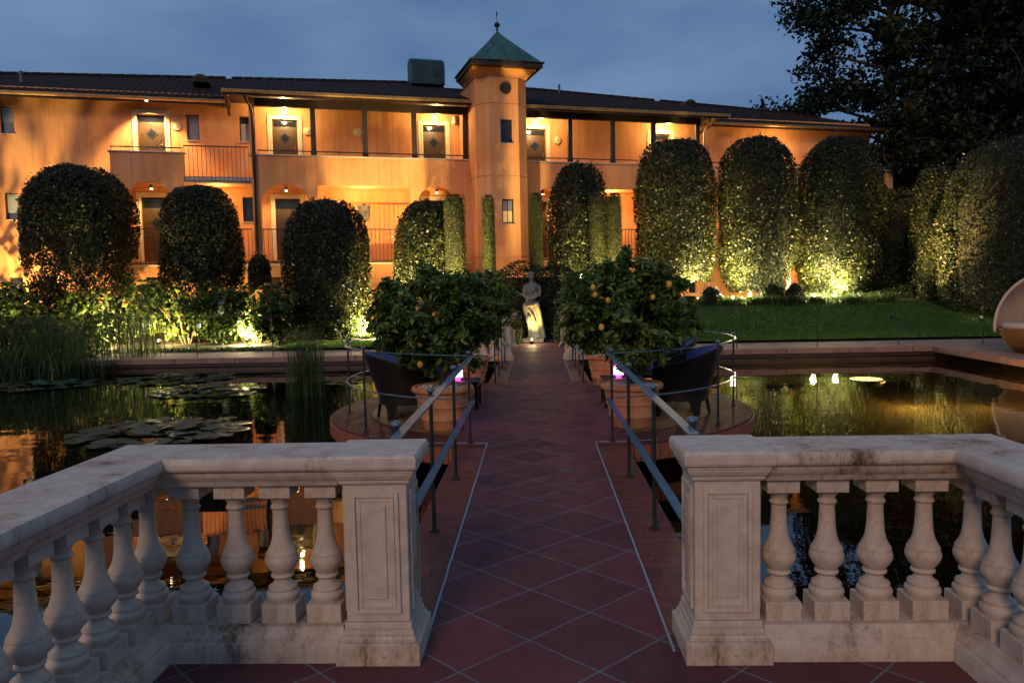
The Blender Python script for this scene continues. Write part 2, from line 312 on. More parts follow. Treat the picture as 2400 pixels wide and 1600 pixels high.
M = dict(
    stucco=stucco(), stone=stone(), water=water(), rooftile=rooftile(), door=doorwood(),
    cream=simple('cream_plaster', (.66, .55, .36), (.74, .64, .44), 4, .8),
    cap=simple('grey_stone_coping', (.42, .36, .33), (.52, .46, .42), 6, .7),
    brickstone=simple('brown_aged_stone', (.20, .15, .11), (.36, .28, .21), 5, .8, bstr=.5),
    timber=simple('dark_brown_timber', (.020, .013, .010), (.038, .024, .017), 5, .55),
    iron=simple('dark_iron', (.022, .026, .028), (.04, .045, .048), 8, .45, .5),
    rail=simple('blue_grey_painted_steel', (.10, .17, .22), (.14, .22, .27), 12, .35, .35, bstr=.1),
    gutter=simple('bronze_gutter', (.30, .20, .09), (.44, .29, .13), 6, .38, .8, bstr=.1),
    copper=simple('verdigris_copper_sheet', (.030, .095, .090), (.055, .15, .135), 3, .5, .25, stretch=(1, 1, .4)),
    darkcopper=simple('dark_aged_copper', (.012, .040, .045), (.022, .065, .068), 3, .5, .25),
    metal=simple('grey_sheet_metal', (.10, .11, .12), (.16, .17, .18), 5, .5, .5),
    glass=simple('dark_window_glass', (.012, .016, .022), (.02, .025, .034), 2, .08, bstr=0),
    blind=simple('pale_window_blind', (.22, .24, .27), (.26, .28, .32), 3, .35, bstr=.05),
    curtain=emit('lit_curtain', (.75, .50, .20), .38),
    terra=simple('terracotta_pot', (.52, .19, .075), (.68, .30, .14), 5, .75, bstr=.35, bdist=.004),
    gravel=simple('white_pebbles', (.30, .28, .26), (.72, .70, .67), 30, .7, lo=.4, hi=.6),
    bark=simple('grey_brown_bark', (.045, .030, .020), (.10, .07, .045), 14, .85, bstr=.7, bdist=.01, stretch=(1, 1, .25)),
    palebark=simple('pale_bark', (.16, .11, .06), (.26, .19, .10), 12, .85, bstr=.7, bdist=.01, stretch=(1, 1, .25)),
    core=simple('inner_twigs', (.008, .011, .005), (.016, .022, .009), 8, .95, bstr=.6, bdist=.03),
    soil=simple('dark_garden_soil', (.018, .013, .008), (.04, .028, .016), 5, .95, bstr=.8, bdist=.03),
    bed=simple('pond_mud', (.030, .024, .009), (.055, .042, .015), 1.2, .9, bstr=.5, bdist=.04),
    lawn=simple('clipped_lawn', (.030, .095, .008), (.050, .135, .014), 1.2, .85, bstr=.9, bdist=.02, bscale=60),
    wicker=None, cushion=simple('blue_cushion_fabric', (.035, .075, .22), (.05, .10, .28), 20, .85, bstr=.3, bdist=.003),
    canopy=simple('blush_canopy_fabric', (.44, .35, .30), (.50, .40, .34), 4, .85, bstr=.3, bdist=.01),
    tub=simple('ochre_woven_shell', (.13, .060, .022), (.18, .088, .034), 40, .7, bstr=.6, bdist=.004),
    statue=simple('pale_statue_stone', (.105, .11, .105), (.155, .155, .14), 7, .7, bstr=.4, bdist=.004),
    lamp=emit('warm_lamp_glass', (1, .80, .50), 18), lampcan=simple('lamp_housing', (.04, .04, .04), None, 5, .5),
    door_glow=emit('lit_glazed_doorway', (1.0, .72, .36), 2.6),
    magenta=emit('magenta_lantern_glass', (1.0, .06, .9), 3.0), whiteglow=emit('white_hot_candle_glow', (1.0, .62, 1.0), 6),
    pondlens=emit('pond_light_lens', (1.0, .93, .62), 9),
    orange=simple('orange_citrus_skin', (.66, .32, .035), (.78, .45, .07), 9, .45, bstr=.3, bdist=.002),
    pad=leafmat('lily_pads', [(.010, .036, .020), (.018, .056, .028), (.028, .076, .038), (.034, .044, .018)], .08, .34, spec=.5),
    hedge=leafmat('clipped_hedge_leaves', [(.004, .008, .003), (.008, .014, .004), (.013, .022, .006), (.021, .030, .008), (.050, .056, .014)], .25),
    cypress=leafmat('cypress_scales', [(.012, .018, .005), (.030, .040, .010), (.060, .072, .020)], .2, .6),
    citrus=leafmat('citrus_leaves', [(.024, .062, .012), (.055, .120, .020), (.11, .19, .028), (.22, .26, .040)], .3, .32, spec=.5),
    bush=leafmat('broad_bush_leaves', [(.010, .022, .007), (.022, .046, .012), (.050, .085, .018), (.10, .13, .030)], .5),
    bigtree=leafmat('tall_tree_leaves', [(.006, .012, .005), (.011, .022, .008), (.022, .036, .011)], .2),
    turf=leafmat('mown_grass_blades', [(.020, .065, .006), (.040, .12, .010), (.065, .16, .018), (.09, .17, .03)], .4),
    reed=leafmat('reed_blades', [(.018, .040, .014), (.035, .075, .020), (.06, .11, .03)], .35),
    flower=simple('pale_blue_petals', (.30, .36, .55), (.42, .46, .62), 20, .7),
    path=tiles('purple_red_clay_tiles', (.19, .064, .066), (.115, .043, .048), .40, 45, grout=(.16, .19, .20), gw=.010, rough=.62, offy=.10),
    strip=tiles('narrow_clay_strips', (.17, .055, .045), (.21, .065, .05), .62, 0, grout=(.05, .03, .03), gw=.008, row=.105, off=.5),
    inner=tiles('ochre_clay_tiles', (.20, .115, .045), (.25, .145, .058), .42, 45, grout=(.06, .045, .03), gw=.010, rough=.6),
    ring=tiles('red_clay_border', (.115, .037, .028), (.09, .030, .024), .21, 0, grout=(.05, .03, .026), gw=.006, rough=.65),
    brick=tiles('soldier_brick_edge', (.34, .115, .055), (.27, .09, .05), .9, 0, grout=(.07, .03, .02), gw=.012),
    coping=simple('pink_stone_coping', (.20, .12, .095), (.30, .18, .14), 3, .8, bstr=.2),
    darkwall=simple('wet_dark_pond_wall', (.035, .020, .014), (.075, .040, .026), 4, .5, bstr=.3),
    grout=simple('pale_grout_line', (.22, .31, .34), (.30, .40, .43), 9, .6),
)
def wickermat():
    m_, N_, L_, B = newmat('dark_brown_wicker')
    c = N_.new('ShaderNodeTexCoord'); w = N_.new('ShaderNodeTexWave'); w.bands_direction = 'Z'; w.inputs['Scale'].default_value = 26; L_.new(c.outputs['Object'], w.inputs['Vector'])
    L_.new(ramp(N_, L_, w.outputs['Fac'], [(.2, (.006, .004, .003)), (.8, (.024, .015, .010))]), B.inputs['Base Color']); B.inputs['Roughness'].default_value = .55; B.inputs['Specular IOR Level'].default_value = .25
    bump(N_, L_, B, w.outputs['Fac'], .5, .004); return m_
M['wicker'] = wickermat()

def lamp(name, kind, loc, energy, color, parent=None, radius=.06, spot=None, target=None, blend=.6):
    d = bpy.data.lights.new(name, kind); d.energy = energy; d.color = color; d.shadow_soft_size = radius
    o = bpy.data.objects.new(name, d); COL.objects.link(o); o.location = loc
    if spot: d.spot_size = math.radians(spot); d.spot_blend = blend
    if target is not None: o.rotation_euler = (Vector(target)-Vector(loc)).to_track_quat('-Z', 'Y').to_euler()
    if parent: o.parent = parent
    return o
WARM = (1.0, .56, .17); GARDEN = (1.0, .70, .22); DOORC = (1.0, .64, .24)

# ------------------------------------------------------------------ ground, pond, paving (structure)
PX0, PX1, PY0, PY1 = -34.0, 9.35, -6.0, 18.05
WZ = -.30
def sm(t): t = min(1, max(0, t)); return t*t*(3-2*t)
def gz(X, Y):                       # height of the garden ground
    h = .22+.68*sm((X-1.0)/4.0); return h*sm((Y-20.6)/6.5)
def ground():
    xs = sorted(set([-900, -300, -120, -60, PX0, PX0+.01, *np.arange(-32, 9.3, 1.0), PX1-.01, PX1, *np.arange(10, 34, 1.0), 45, 80, 150, 400, 900]))
    ys = sorted(set([-900, -200, -60, -20, PY0, PY0+.01, *np.arange(-5, 18, 1.5), PY1-.01, PY1, 19.8, 20.2, *np.arange(20.6, 34, .6), 40, 60, 120, 300, 900]))
    vs = []; 
    for y in ys:
        for x in xs:
            inn = PX0 < x < PX1 and PY0 < y < PY1
            vs.append((x, y, -1.0 if inn else (gz(x, y)-.012)))
    nx = len(xs); f = [(j*nx+i, j*nx+i+1, (j+1)*nx+i+1, (j+1)*nx+i) for j in range(len(ys)-1) for i in range(nx-1)]
    return raw_mesh('ground', np.array(vs), np.array(f), M['soil'])
tag(ground(), kind='structure')
def sheet(name, x0, x1, y0, y1, dz, mat, nx=40, ny=24, edge=None):   # follows the garden ground
    vs = []; 
    for y in np.linspace(y0, y1, ny):
        for x in np.linspace(x0, x1, nx):
            yy = y
            if edge and y > y1-1e-6: yy = edge(x)
            vs.append((x, yy, gz(x, yy)+dz))
    f = [(j*nx+i, j*nx+i+1, (j+1)*nx+i+1, (j+1)*nx+i) for j in range(ny-1) for i in range(nx-1)]
    return tag(raw_mesh(name, np.array(vs), np.array(f), mat, smooth=True), kind='structure')
sheet('lawn', 1.4, 24, 19.86, 25.6, .05, M['lawn'], 60, 30)
sheet('lawn', -6.9, -1.4, 19.86, 22.0, .045, M['lawn'], 20, 10)
mb = MB(); mb.bm.faces.new([mb.bm.verts.new(c) for c in ((PX0, PY0, WZ), (PX1, PY0, WZ), (PX1, PY1, WZ), (PX0, PY1, WZ))]); tag(mb.build('pond_water', M['water']), kind='structure')
mb = MB(); mb.bm.faces.new([mb.bm.verts.new(c) for c in ((PX0+.02, PY0+.02, -.85), (PX1-.02, PY0+.02, -.85), (PX1-.02, PY1-.02, -.85), (PX0+.02, PY1-.02, -.85))]); tag(mb.build('pond_bed', M['bed']), kind='structure')
# far pond walk: coping slab, brick face under it, thin ledge at the water
mb = MB()
for i in range(-24, 16):
    a = i*1.42; mb.box((a, a+1.408), (17.98, 19.8), (-.13, .0))
tag(mb.build('walk', M['coping'], bevel=.012), kind='structure')
mb = MB(); mb.box((PX0, PX1), (18.04, 18.3), (-.9, -.134)); mb.box((PX0, PX1), (17.93, 18.03), (-.185, -.165)); tag(mb.build('pond_wall', M['darkwall']), kind='structure')
# right bank deck with the daybed
mb = MB(); mb.box((8.95, 22), (6, 17.97), (-.14, -.004)); tag(mb.build('deck', M['coping'], bevel=.01), kind='structure')
# terrace under the camera
mb = MB(); mb.box((-1.93, 1.97), (-5, 3.46), (-.5, 0)); tag(mb.build('terrace', M['path']), kind='structure')
# bridges: tiled middle, bands at the sides, pale lines between
def bridge(y0, y1, nm):
    mb = MB(); mb.box((-.545, .545), (y0, y1), (-.15, .002)); tag(mb.build(nm, M['path']), kind='structure')
    for sx in (-1, 1):
        mb = MB(); x = sorted((sx*.547, sx*.82)); mb.box(x, (y0, y1-(.07 if y0 < 5 else 0)), (-.15, -.004)); tag(mb.build('path_edging', M['strip']), kind='structure')
bridge(3.461, 7.519, 'path'); bridge(12.33, 16.4, 'path')
mb = MB()
for sx in (-1, 1):
    for y0, y1 in ((3.2, 7.6), (12.3, 16.4)): 
        k = 26; pts = [(sx*(.532+.004*noise.noise((y0+i*.9, sx, 0))), y0+(y1-y0)*i/k, .006) for i in range(k+1)]
        mb.bar(pts, .011, .004)
    mb.bar([(sx*.53, 7.6, .007), (sx*1.15, 7.66, .007)], .012, .004)
tag(mb.build('path_line', M['grout']), kind='structure')
mb = MB(); mb.box((-1.3, 1.3), (16.401, 17.975), (-.15, .0)); tag(mb.build('path', M['path']), kind='structure')
mb = MB(); mb.box((-1.3, 1.3), (17.98, 20.9), (-.1, .006)); tag(mb.build('path', M['path']), kind='structure')
mb = MB(); mb.box((-.6, .6), (3.62, 16.3), (-.9, -.155)); mb.lathe([(1.9, -.9), (1.9, -.18)], (0, 9.95, 0), 40); tag(mb.build('path_support', M['soil']), kind='structure')
# round island: brick-edged ring, ochre tiled floor, path across it
IC = Vector((0, 9.95, 0)); IR = 2.62
mb = MB(); mb.lathe([(IR-.05, -.165), (IR, -.15), (IR, -.012), (IR-.012, 0)], IC, 96); tag(mb.build('island', M['ring']), kind='structure')
mb = MB()
for i in range(150):
    a = 2*PI*i/150; Mx = Matrix.Translation(IC) @ Matrix.Rotation(a, 4, 'Z'); mb.box((IR-.06, IR+.012), (-.050, .050), (-.175, -.02), Mx)
tag(mb.build('island_brick_edge', M['brick'], bevel=.006), kind='structure')
for sx in (-1, 1):
    pts = [(sx*(.95), 9.95-math.sqrt(2.12**2-.95**2)*.86)]
    a1 = math.acos(.95/2.12)
    pts = [(sx*2.12*math.cos(a), 9.95+2.12*math.sin(a)) for a in np.linspace(-a1, a1, 40)]
    mb = MB(); mb.prism(pts, .001, .005, 'z'); tag(mb.build('island_floor', M['inner']), kind='structure')
mb = MB(); x = .93; mb.prism([(-x, 7.52), (x, 7.52), (x, 12.36), (-x, 12.36)], .001, .0045, 'z'); tag(mb.build('path', M['path']), kind='structure')

# ------------------------------------------------------------------ the building
TH = math.radians(17.85)
B0 = thing('hotel_building', 'long orange stucco building with galleries, a stair tower and dark tiled roof', 'building', (0, 32, 0), TH)
BM = B0.matrix_basis.copy(); BM = Matrix.Translation((0, 32, 0)) @ Matrix.Rotation(TH, 4, 'Z')
def BW(s, dep, z): return BM @ Vector((s, -dep, z))
def part(mb, name, mat, parent=None, **k): return mb.build(name, mat, parent or B0, **k)
upwin = [(-13.03, -12.62, 6.97, 7.88), (-11.24, -10.84, 6.97, 7.88), (-18.87, -18.47, 7.02, 7.92), (-22.4, -22.0, 7.0, 7.9)]
mdwin = [(-18.88, -18.48, 4.14, 5.04), (-11.25, -10.85, 4.08, 4.98), (-22.4, -22.0, 4.1, 5.0)]
lowin = [(-18.89, -18.49, 1.30, 2.17)]
doors_up = [-14.20, -9.66, -4.08, .06, 5.6]; doors_mid = [-14.20, -9.66, -4.08, .06, 5.6]
holes = upwin+mdwin+lowin+[(d-.45, d+.45, 5.75, 7.81) for d in doors_up]+[(d-.45, d+.45, 2.62, 4.93) for d in doors_mid]
mb = MB(); mb.holed(-27, 16.2, -1.0, 8.6, holes, 0, .34); part(mb, 'wall', M['stucco'])
mb = MB(); mb.box((15.86, 16.2), (.34, 8.5), (-1, 8.6)); mb.box((-27, 16.2), (8.5, 8.8), (-1, 8.6)); mb.box((-27, -26.7), (.34, 8.5), (-1, 8.6)); part(mb, 'wall', M['stucco'])
# dark interior behind openings
mb = MB(); mb.box((-26.6, 15.8), (.345, .36), (-.9, 8.5)); part(mb, 'inner_partition', M['lampcan'])
def window(x0, x1, z0, z1, y=.0, pane='glass', frame=.035, sill=True, half=None):
    mb = MB(); d0, d1 = y+.10, y+.17
    mb.box((x0+.005, x0+frame), (d0, d1), (z0+.005, z1-.005)); mb.box((x1-frame, x1-.005), (d0, d1), (z0+.005, z1-.005))
    mb.box((x0+frame, x1-frame), (d0, d1), (z0+.005, z0+frame)); mb.box((x0+frame, x1-frame), (d0, d1), (z1-frame, z1-.005))
    f = part(mb, 'window', M['timber'])
    mb = MB(); zt = z1-frame if half is None else half
    mb.box((x0+frame, x1-frame), (d0+.03, d0+.036), (z0+frame, zt)); mb.build('pane', M[pane], f)
    if half is not None:
        mb = MB(); mb.box((x0+frame, x1-frame), (d0+.03, d0+.036), (zt+.002, z1-frame)); mb.build('pane', M['glass'], f)
    if sill:
        mb = MB(); mb.box((x0-.03, x1+.03), (y-.05, y+.10), (z0-.035, z0-.002)); mb.build('sill', M['cap'], f, bevel=.006)
    return f
for w in upwin: window(*w, pane='blind', half=w[3]-.25 if w[0] > -13 else None)
for w in mdwin: window(*w, pane='blind' if w[0] < -15 else 'glass')
for w in lowin: window(*w)
# doors
def door(s, z0, zt, y=0, glow=False):
    h = zt-z0; e = bpy.data.objects.new('door', None)
    mb = MB(); mb.box((-.445, .445), (.12, .17), (0, h-.02)); o = mb.build('door', M['door'], B0, loc=(s, y, z0), bevel=.004)
    mb = MB(); mb.box((-.40, .40), (.105, .118), (2.06 if h < 2.2 else 1.95, h-.06)) if h > 2.2 else mb.box((-.40, .40), (.105, .118), (1.84, h-.05)); mb.build('transom', M['glass'], o)
    c = 1.42; mb = MB(); mb.prism([(-.16, c), (0, c-.17), (.16, c), (0, c+.17)], .100, .118); mb.build('pane', M['glass'], o)
    mb = MB(); r0, r1 = .17, .21
    P = [((-r0, c), (-r1, c), (0, c+r1), (0, c+r0)), ((r0, c), (r1, c), (0, c+r1), (0, c+r0)), ((-r0, c), (-r1, c), (0, c-r1), (0, c-r0)), ((r0, c), (r1, c), (0, c-r1), (0, c-r0))]
    for q in P: mb.prism(q, .095, .119)
    for sgn in (-1, 1):
        for k in range(8):
            zz = c-.36-k*.17
            if zz > .05: mb.prism([(0, zz), (sgn*.40, zz+.40), (sgn*.40, zz+.42), (0, zz+.02)], .108, .1195)
    mb.build('carved_moulding', M['timber'], o)
    mb = MB(); mb.box((.34, .36), (.07, .119), (.95, 1.15)); mb.tube([(.35, .075, 1.05), (.27, .075, 1.05)], .010); mb.build('handle', M['gutter'], o)
    # surround
    mb = MB(); w = .16
    for k, (ww, yy) in enumerate(((w, .045), (.07, .075))):
        mb.box((s-.45-ww, s-.45), (y-yy, y-.002+.0), (z0, zt+ww)); mb.box((s+.45, s+.45+ww), (y-yy, y-.002), (z0, zt+ww)); mb.box((s-.45, s+.45), (y-yy, y-.002), (zt, zt+ww))
    part(mb, 'door_surround', M['cream'], bevel=.006)
for d in doors_up: door(d, 5.75, 7.81)
for d in doors_mid: door(d, 2.62, 4.93)
# front storeys: slabs, arches, parapets (front plane 1.5 m before the door wall)
D = -1.5
def arch_pts(a, b, spring, top, n=20):
    c = (a+b)/2; w = (b-a)/2; return [(c+w*math.cos(t), spring+(top-spring)*math.sin(t)) for t in np.linspace(0, PI, n)]
def arch_panel(x0, x1, zb, zt, a, b, spring, top, thick=.26):
    mb = MB(); pts = [(x0, zb), (x0, zt), (x1, zt), (x1, zb), (b, zb)]+arch_pts(a, b, spring, top)+[(a, zb)]
    mb.prism(pts, D, D+thick); return part(mb, 'arcade_wall', M['stucco'])
arch_panel(-15.30, -13.03, 2.50, 6.25, -14.84, -13.50, 4.75, 5.29)
arch_panel(-10.84, -8.62, 2.50, 6.25, -10.55, -8.92, 4.62, 5.29)
arch_panel(-5.32, -3.02, 2.50, 6.25, -5.02, -3.62, 4.72, 5.29)
arch_panel(-1.12, 1.05, 2.50, 6.25, -.52, .70, 4.72, 5.29)
arch_panel(4.6, 6.9, 2.50, 6.25, 4.95, 6.3, 4.72, 5.29)
mb = MB(); mb.box((-8.62, -5.32), (D+.025, D+.25), (5.27, 6.25)); part(mb, 'parapet', M['stucco'])
mb = MB(); mb.box((1.05, 4.6), (D+.025, D+.25), (5.27, 6.25)); part(mb, 'parapet', M['stucco'])
mb = MB(); mb.box((6.9, 16.2), (D+.025, D+.25), (5.27, 6.25)); mb.box((6.9, 16.2), (D+.025, D+.25), (2.45, 3.3)); part(mb, 'parapet', M['stucco'])
mb = MB(); mb.box((-15.30, -15.05), (D+.26, -.001), (2.5, 6.25)); part(mb, 'side_wall', M['stucco'])
for x0, x1 in ((-15.36, -12.97), (-10.90, -3.02), (-1.12, 16.2)):
    mb = MB(); mb.box((x0, x1), (D-.05, D+.30), (6.252, 6.30)); part(mb, 'coping', M['cap'], bevel=.008)
mb = MB(); mb.box((-15.049, 16.2), (D+.262, -.001), (5.28, 5.52)); part(mb, 'floor_slab', M['stucco'])
mb = MB(); mb.box((-13.03, -10.84), (D+.03, D+.26), (5.28, 5.50)); part(mb, 'slab_edge', M['cap'])
mb = MB(); mb.box((-15.29, 16.2), (D+.262, -.001), (2.40, 2.62)); part(mb, 'floor_slab', M['stucco'])
mb = MB(); mb.box((-15.36, 16.2), (D-.02, D+.26), (2.44, 2.495)); part(mb, 'string_course', M['cream'])
lowholes = [(-14.40, -13.80, .1, 2.08), (-10.6, -10.0, .1, 2.02), (8.86, 9.16, .55, 2.1), (10.72, 11.06, .6, 2.32), (6.1, 6.45, 1.1, 1.92)]
mb = MB(); mb.holed(-15.30, 16.2, -1, 2.438, lowholes, D, D+.24); part(mb, 'ground_floor_wall', M['stucco'])
mb = MB(); mb.box((-15.3, -15.05), (D+.241, -.001), (-1, 2.438)); part(mb, 'side_wall', M['stucco'])
for x0, x1 in ((-14.40, -13.80), (-10.6, -10.0)):
    mb = MB(); mb.box((x0+.01, x1-.01), (D+.1, D+.15), (.11, 2.0)); part(mb, 'door', M['door'])
window(6.1, 6.45, 1.1, 1.92, y=D)
for x0, x1, z0, z1 in lowholes[2:4]:
    mb = MB(); mb.box((x0+.03, x1-.03), (D+.1, D+.12), (z0+.03, z1-.03)); part(mb, 'lit_doorway', M['door_glow'])
    lamp('doorway_light', 'POINT', ((x0+x1)/2, D-.5, z1-.5), 30, WARM, B0, .15)
# middle opening posts, gallery posts and beam
for s, w in ((-8.70, .18), (-6.88, .18), (-5.08, .18), (-3.16, .18), (1.03, .17), (2.83, .17), (4.6, .17), (6.58, .17)):
    mb = MB(); mb.box((s-w/2, s+w/2), (D+.08, D+.2), (6.30, 7.96)); mb.box((s-w/2-.012, s+w/2+.012), (D+.07, D+.21), (6.30, 6.50)); part(mb, 'gallery_post', M['timber'], bevel=.006)
for x0, x1 in ((-10.75, -3.02), (-1.12, 6.7)):
    mb = MB(); mb.box((x0, x1), (D+.06, D+.22), (7.962, 8.24)); part(mb, 'beam', M['timber'])
mb = MB(); mb.box((-10.86, -10.66), (D+.0, D+.22), (6.30, 8.24)); part(mb, 'corner_post', M['stucco'])
# railings
def rail_bars(x0, x1, z0, z1, y, step=.135, name='railing', lower=True):
    mb = MB(); mb.box((x0, x1), (y-.02, y+.02), (z1-.035, z1))
    if lower: mb.box((x0, x1), (y-.012, y+.012), (z0, z0+.025))
    n = max(1, int((x1-x0)/step))
    for i in range(n+1):
        x = x0+.01+(x1-x0-.02)*i/n; mb.box((x-.008, x+.008), (y-.008, y+.008), (z0, z1-.036))
    return part(mb, name, M['iron'])
rail_bars(-13.0, -10.9, 5.33, 6.53, D-.03)
for x0, x1 in ((-15.3, -13.05), (-10.62, -3.2), (-1.1, 3.9), (4.0, 16)):
    mb = MB(); mb.box((x0, x1), (D+.08, D+.115), (6.43, 6.465))
    k = int((x1-x0)/.92)
    for i in range(k+1):
        x = x0+.03+(x1-x0-.06)*i/k; mb.box((x-.009, x+.009), (D+.09, D+.105), (6.302, 6.43))
    part(mb, 'handrail', M['iron'])
for x0, x1 in ((-14.84, -13.5), (-13.0, -10.9), (-10.53, -8.94), (-8.58, -5.36), (-5.0, -3.64), (-.5, .68), (1.1, 4.55), (6.95, 16.0)): rail_bars(x0, x1, 2.52, 3.72, D+.06)
# tower
TX, TD = -2.10, 3.05
def oct_pts(hw, ch, yb, yf): return [(TX-hw, yb), (TX-hw, yf+ch), (TX-hw+ch, yf), (TX+hw-ch, yf), (TX+hw, yf+ch), (TX+hw, yb)]
mb = MB(); tw = [(-2.24+.0, -1.80, 6.66, 7.50), (-2.24, -1.80, 3.79, 4.67)]
zlev = [-1, 2.60, 5.50, 8.05, 9.0]
for za, zb in zip(zlev, zlev[1:]):
    p = oct_pts(.96, .42, 0, -TD)
    # front face with opening, other faces plain
    A = lambda q, z: mb.bm.verts.new((q[0], q[1], z))
    g = .012
    for i in range(5):
        q0, q1 = p[i], p[i+1]
        if i == 2: continue
        mb.face([A(q0, za+g), A(q1, za+g), A(q1, zb-g), A(q0, zb-g)])
    hs = [h for h in tw if h[2] > za and h[3] < zb]
    mb.holed(p[2][0], p[3][0], za+g, zb-g, hs, -TD, -TD+.22)
    # recessed joint
    q = oct_pts(.945, .42, 0, -TD+.016)
    for i in range(5): mb.face([A(q[i], zb-g), A(q[i+1], zb-g), A(q[i+1], zb+g), A(q[i], zb+g)])
tower = part(mb, 'tower', M['stucco'])
def tpart(mb, n, mt, **k): return mb.build(n, mt, tower, **k)
for w, pn in ((tw[0], 'glass'), (tw[1], 'curtain')):
    mb = MB(); x0, x1, z0, z1 = w; y0 = -TD+.08
    for b in (((x0, x0+.05), (z0, z1)), ((x1-.05, x1), (z0, z1)), ((x0+.05, x1-.05), (z0, z0+.05)), ((x0+.05, x1-.05), (z1-.05, z1))): mb.box(b[0], (y0, y0+.05), b[1])
    tpart(mb, 'window_frame', M['timber'])
    mb = MB(); zm = z1-.05 if pn == 'glass' else z0+.46
    mb.box((x0+.05, x1-.05), (y0+.02, y0+.03), (z0+.05, zm)); tpart(mb, 'window_pane', M[pn])
    if pn != 'glass':
        mb = MB(); mb.box((x0+.05, x1-.05), (y0+.02, y0+.03), (zm+.002, z1-.05)); tpart(mb, 'window_pane', M['blind'])
        mb = MB(); mb.box((x0+.21, x0+.235), (y0+.012, y0+.019), (z0+.05, z1-.05)); tpart(mb, 'window_bar', M['timber'])
    mb = MB(); mb.box((x0-.03, x1+.03), (-TD-.05, -TD+.08), (z0-.04, z0-.003)); tpart(mb, 'sill', M['cap'])
mb = MB(); mb.lathe([(.18, 0), (.18, .01), (.215, .015), (.215, .03), (.19, .05)], (0, 0, 0), 32); o = tpart(mb, 'round_vent', M['timber'], loc=(-2.03, -TD+.01, 8.60)); o.rotation_euler = (PI/2, 0, 0)
# flared cornice + roof
mb = MB(); prev = None
for hw, z in ((.96, 9.0), (.99, 9.02), (1.0, 9.06), (1.06, 9.13), (1.16, 9.21), (1.18, 9.24)):
    k = (hw-.96)/.22; c = .42*(1-k)+.02
    yb = -.9+.0; ring = [mb.bm.verts.new((x, y, z)) for x, y in [(TX-hw, yb), (TX-hw, -TD+c-(hw-.96)), (TX-hw+c, -TD-(hw-.96)), (TX+hw-c, -TD-(hw-.96)), (TX+hw, -TD+c-(hw-.96)), (TX+hw, yb)]]
    if prev:
        for i in range(6): mb.face([prev[i], prev[(i+1) % 6], ring[(i+1) % 6], ring[i]])
    prev = ring
mb.face(prev); tpart(mb, 'cornice', M['stucco'], smooth='auto')
e0, e1 = -3.52, -.90; RX = (-3.36, -.76); RC = (-2.06, -2.21)
mb = MB(); mb.box((RX[0], RX[1]), (e0, e1), (9.25, 9.40)); mb.box((RX[0]-.06, RX[1]+.06), (e0-.06, e1+.06), (9.402, 9.44)); tpart(mb, 'eave', M['timber'], bevel=.01)
mb = MB(); prev = None
for t, z in ((1.0, 9.442), (.97, 9.46), (.72, 9.80), (.45, 10.17), (.22, 10.49), (.08, 10.70), (.03, 10.80)):
    ring = []
    for sx, sy in ((-1, -1), (0, -1), (1, -1), (1, 0), (1, 1), (0, 1), (-1, 1), (-1, 0)):
        ring.append(mb.bm.verts.new((RC[0]+sx*t*1.30, RC[1]+sy*t*1.31, z+0)))
    if prev:
        for i in range(8): mb.face([prev[i], prev[(i+1) % 8], ring[(i+1) % 8], ring[i]])
    prev = ring
mb.face(prev)
for f in (-.5, 0, .5):            # standing seams
    for ax in (0, 1):
        for sg in (-1, 1):
            pts = []
            for t, z in ((.97, 9.475), (.72, 9.81), (.45, 10.18), (.22, 10.50), (.08, 10.71)):
                if abs(f) > 0 and t < .45: continue
                u = f*1.3 if abs(f)*1 <= t else f*t*1.3
                pts.append((RC[0]+u*(1 if abs(f) else 0)*min(1, t*2.2), RC[1]+sg*t*1.31, z) if ax == 0 else (RC[0]+sg*t*1.30, RC[1]+u*(1 if abs(f) else 0)*min(1, t*2.2), z))
            if len(pts) > 1: mb.tube(pts, .016, 5)
tpart(mb, 'tower_roof', M['copper'])
mb = MB(); mb.lathe([(.03, 0), (.03, .05), (.015, .06), (.05, .10), (.05, .12), (.015, .15), (.02, .17), (.08, .20), (.11, .27), (.08, .34), (.02, .37), (.012, .42), (.012, .62), (.035, .64), (.022, .70), (.002, .80)], (RC[0], RC[1], 10.78), 16); tpart(mb, 'finial', M['iron'], smooth='auto')
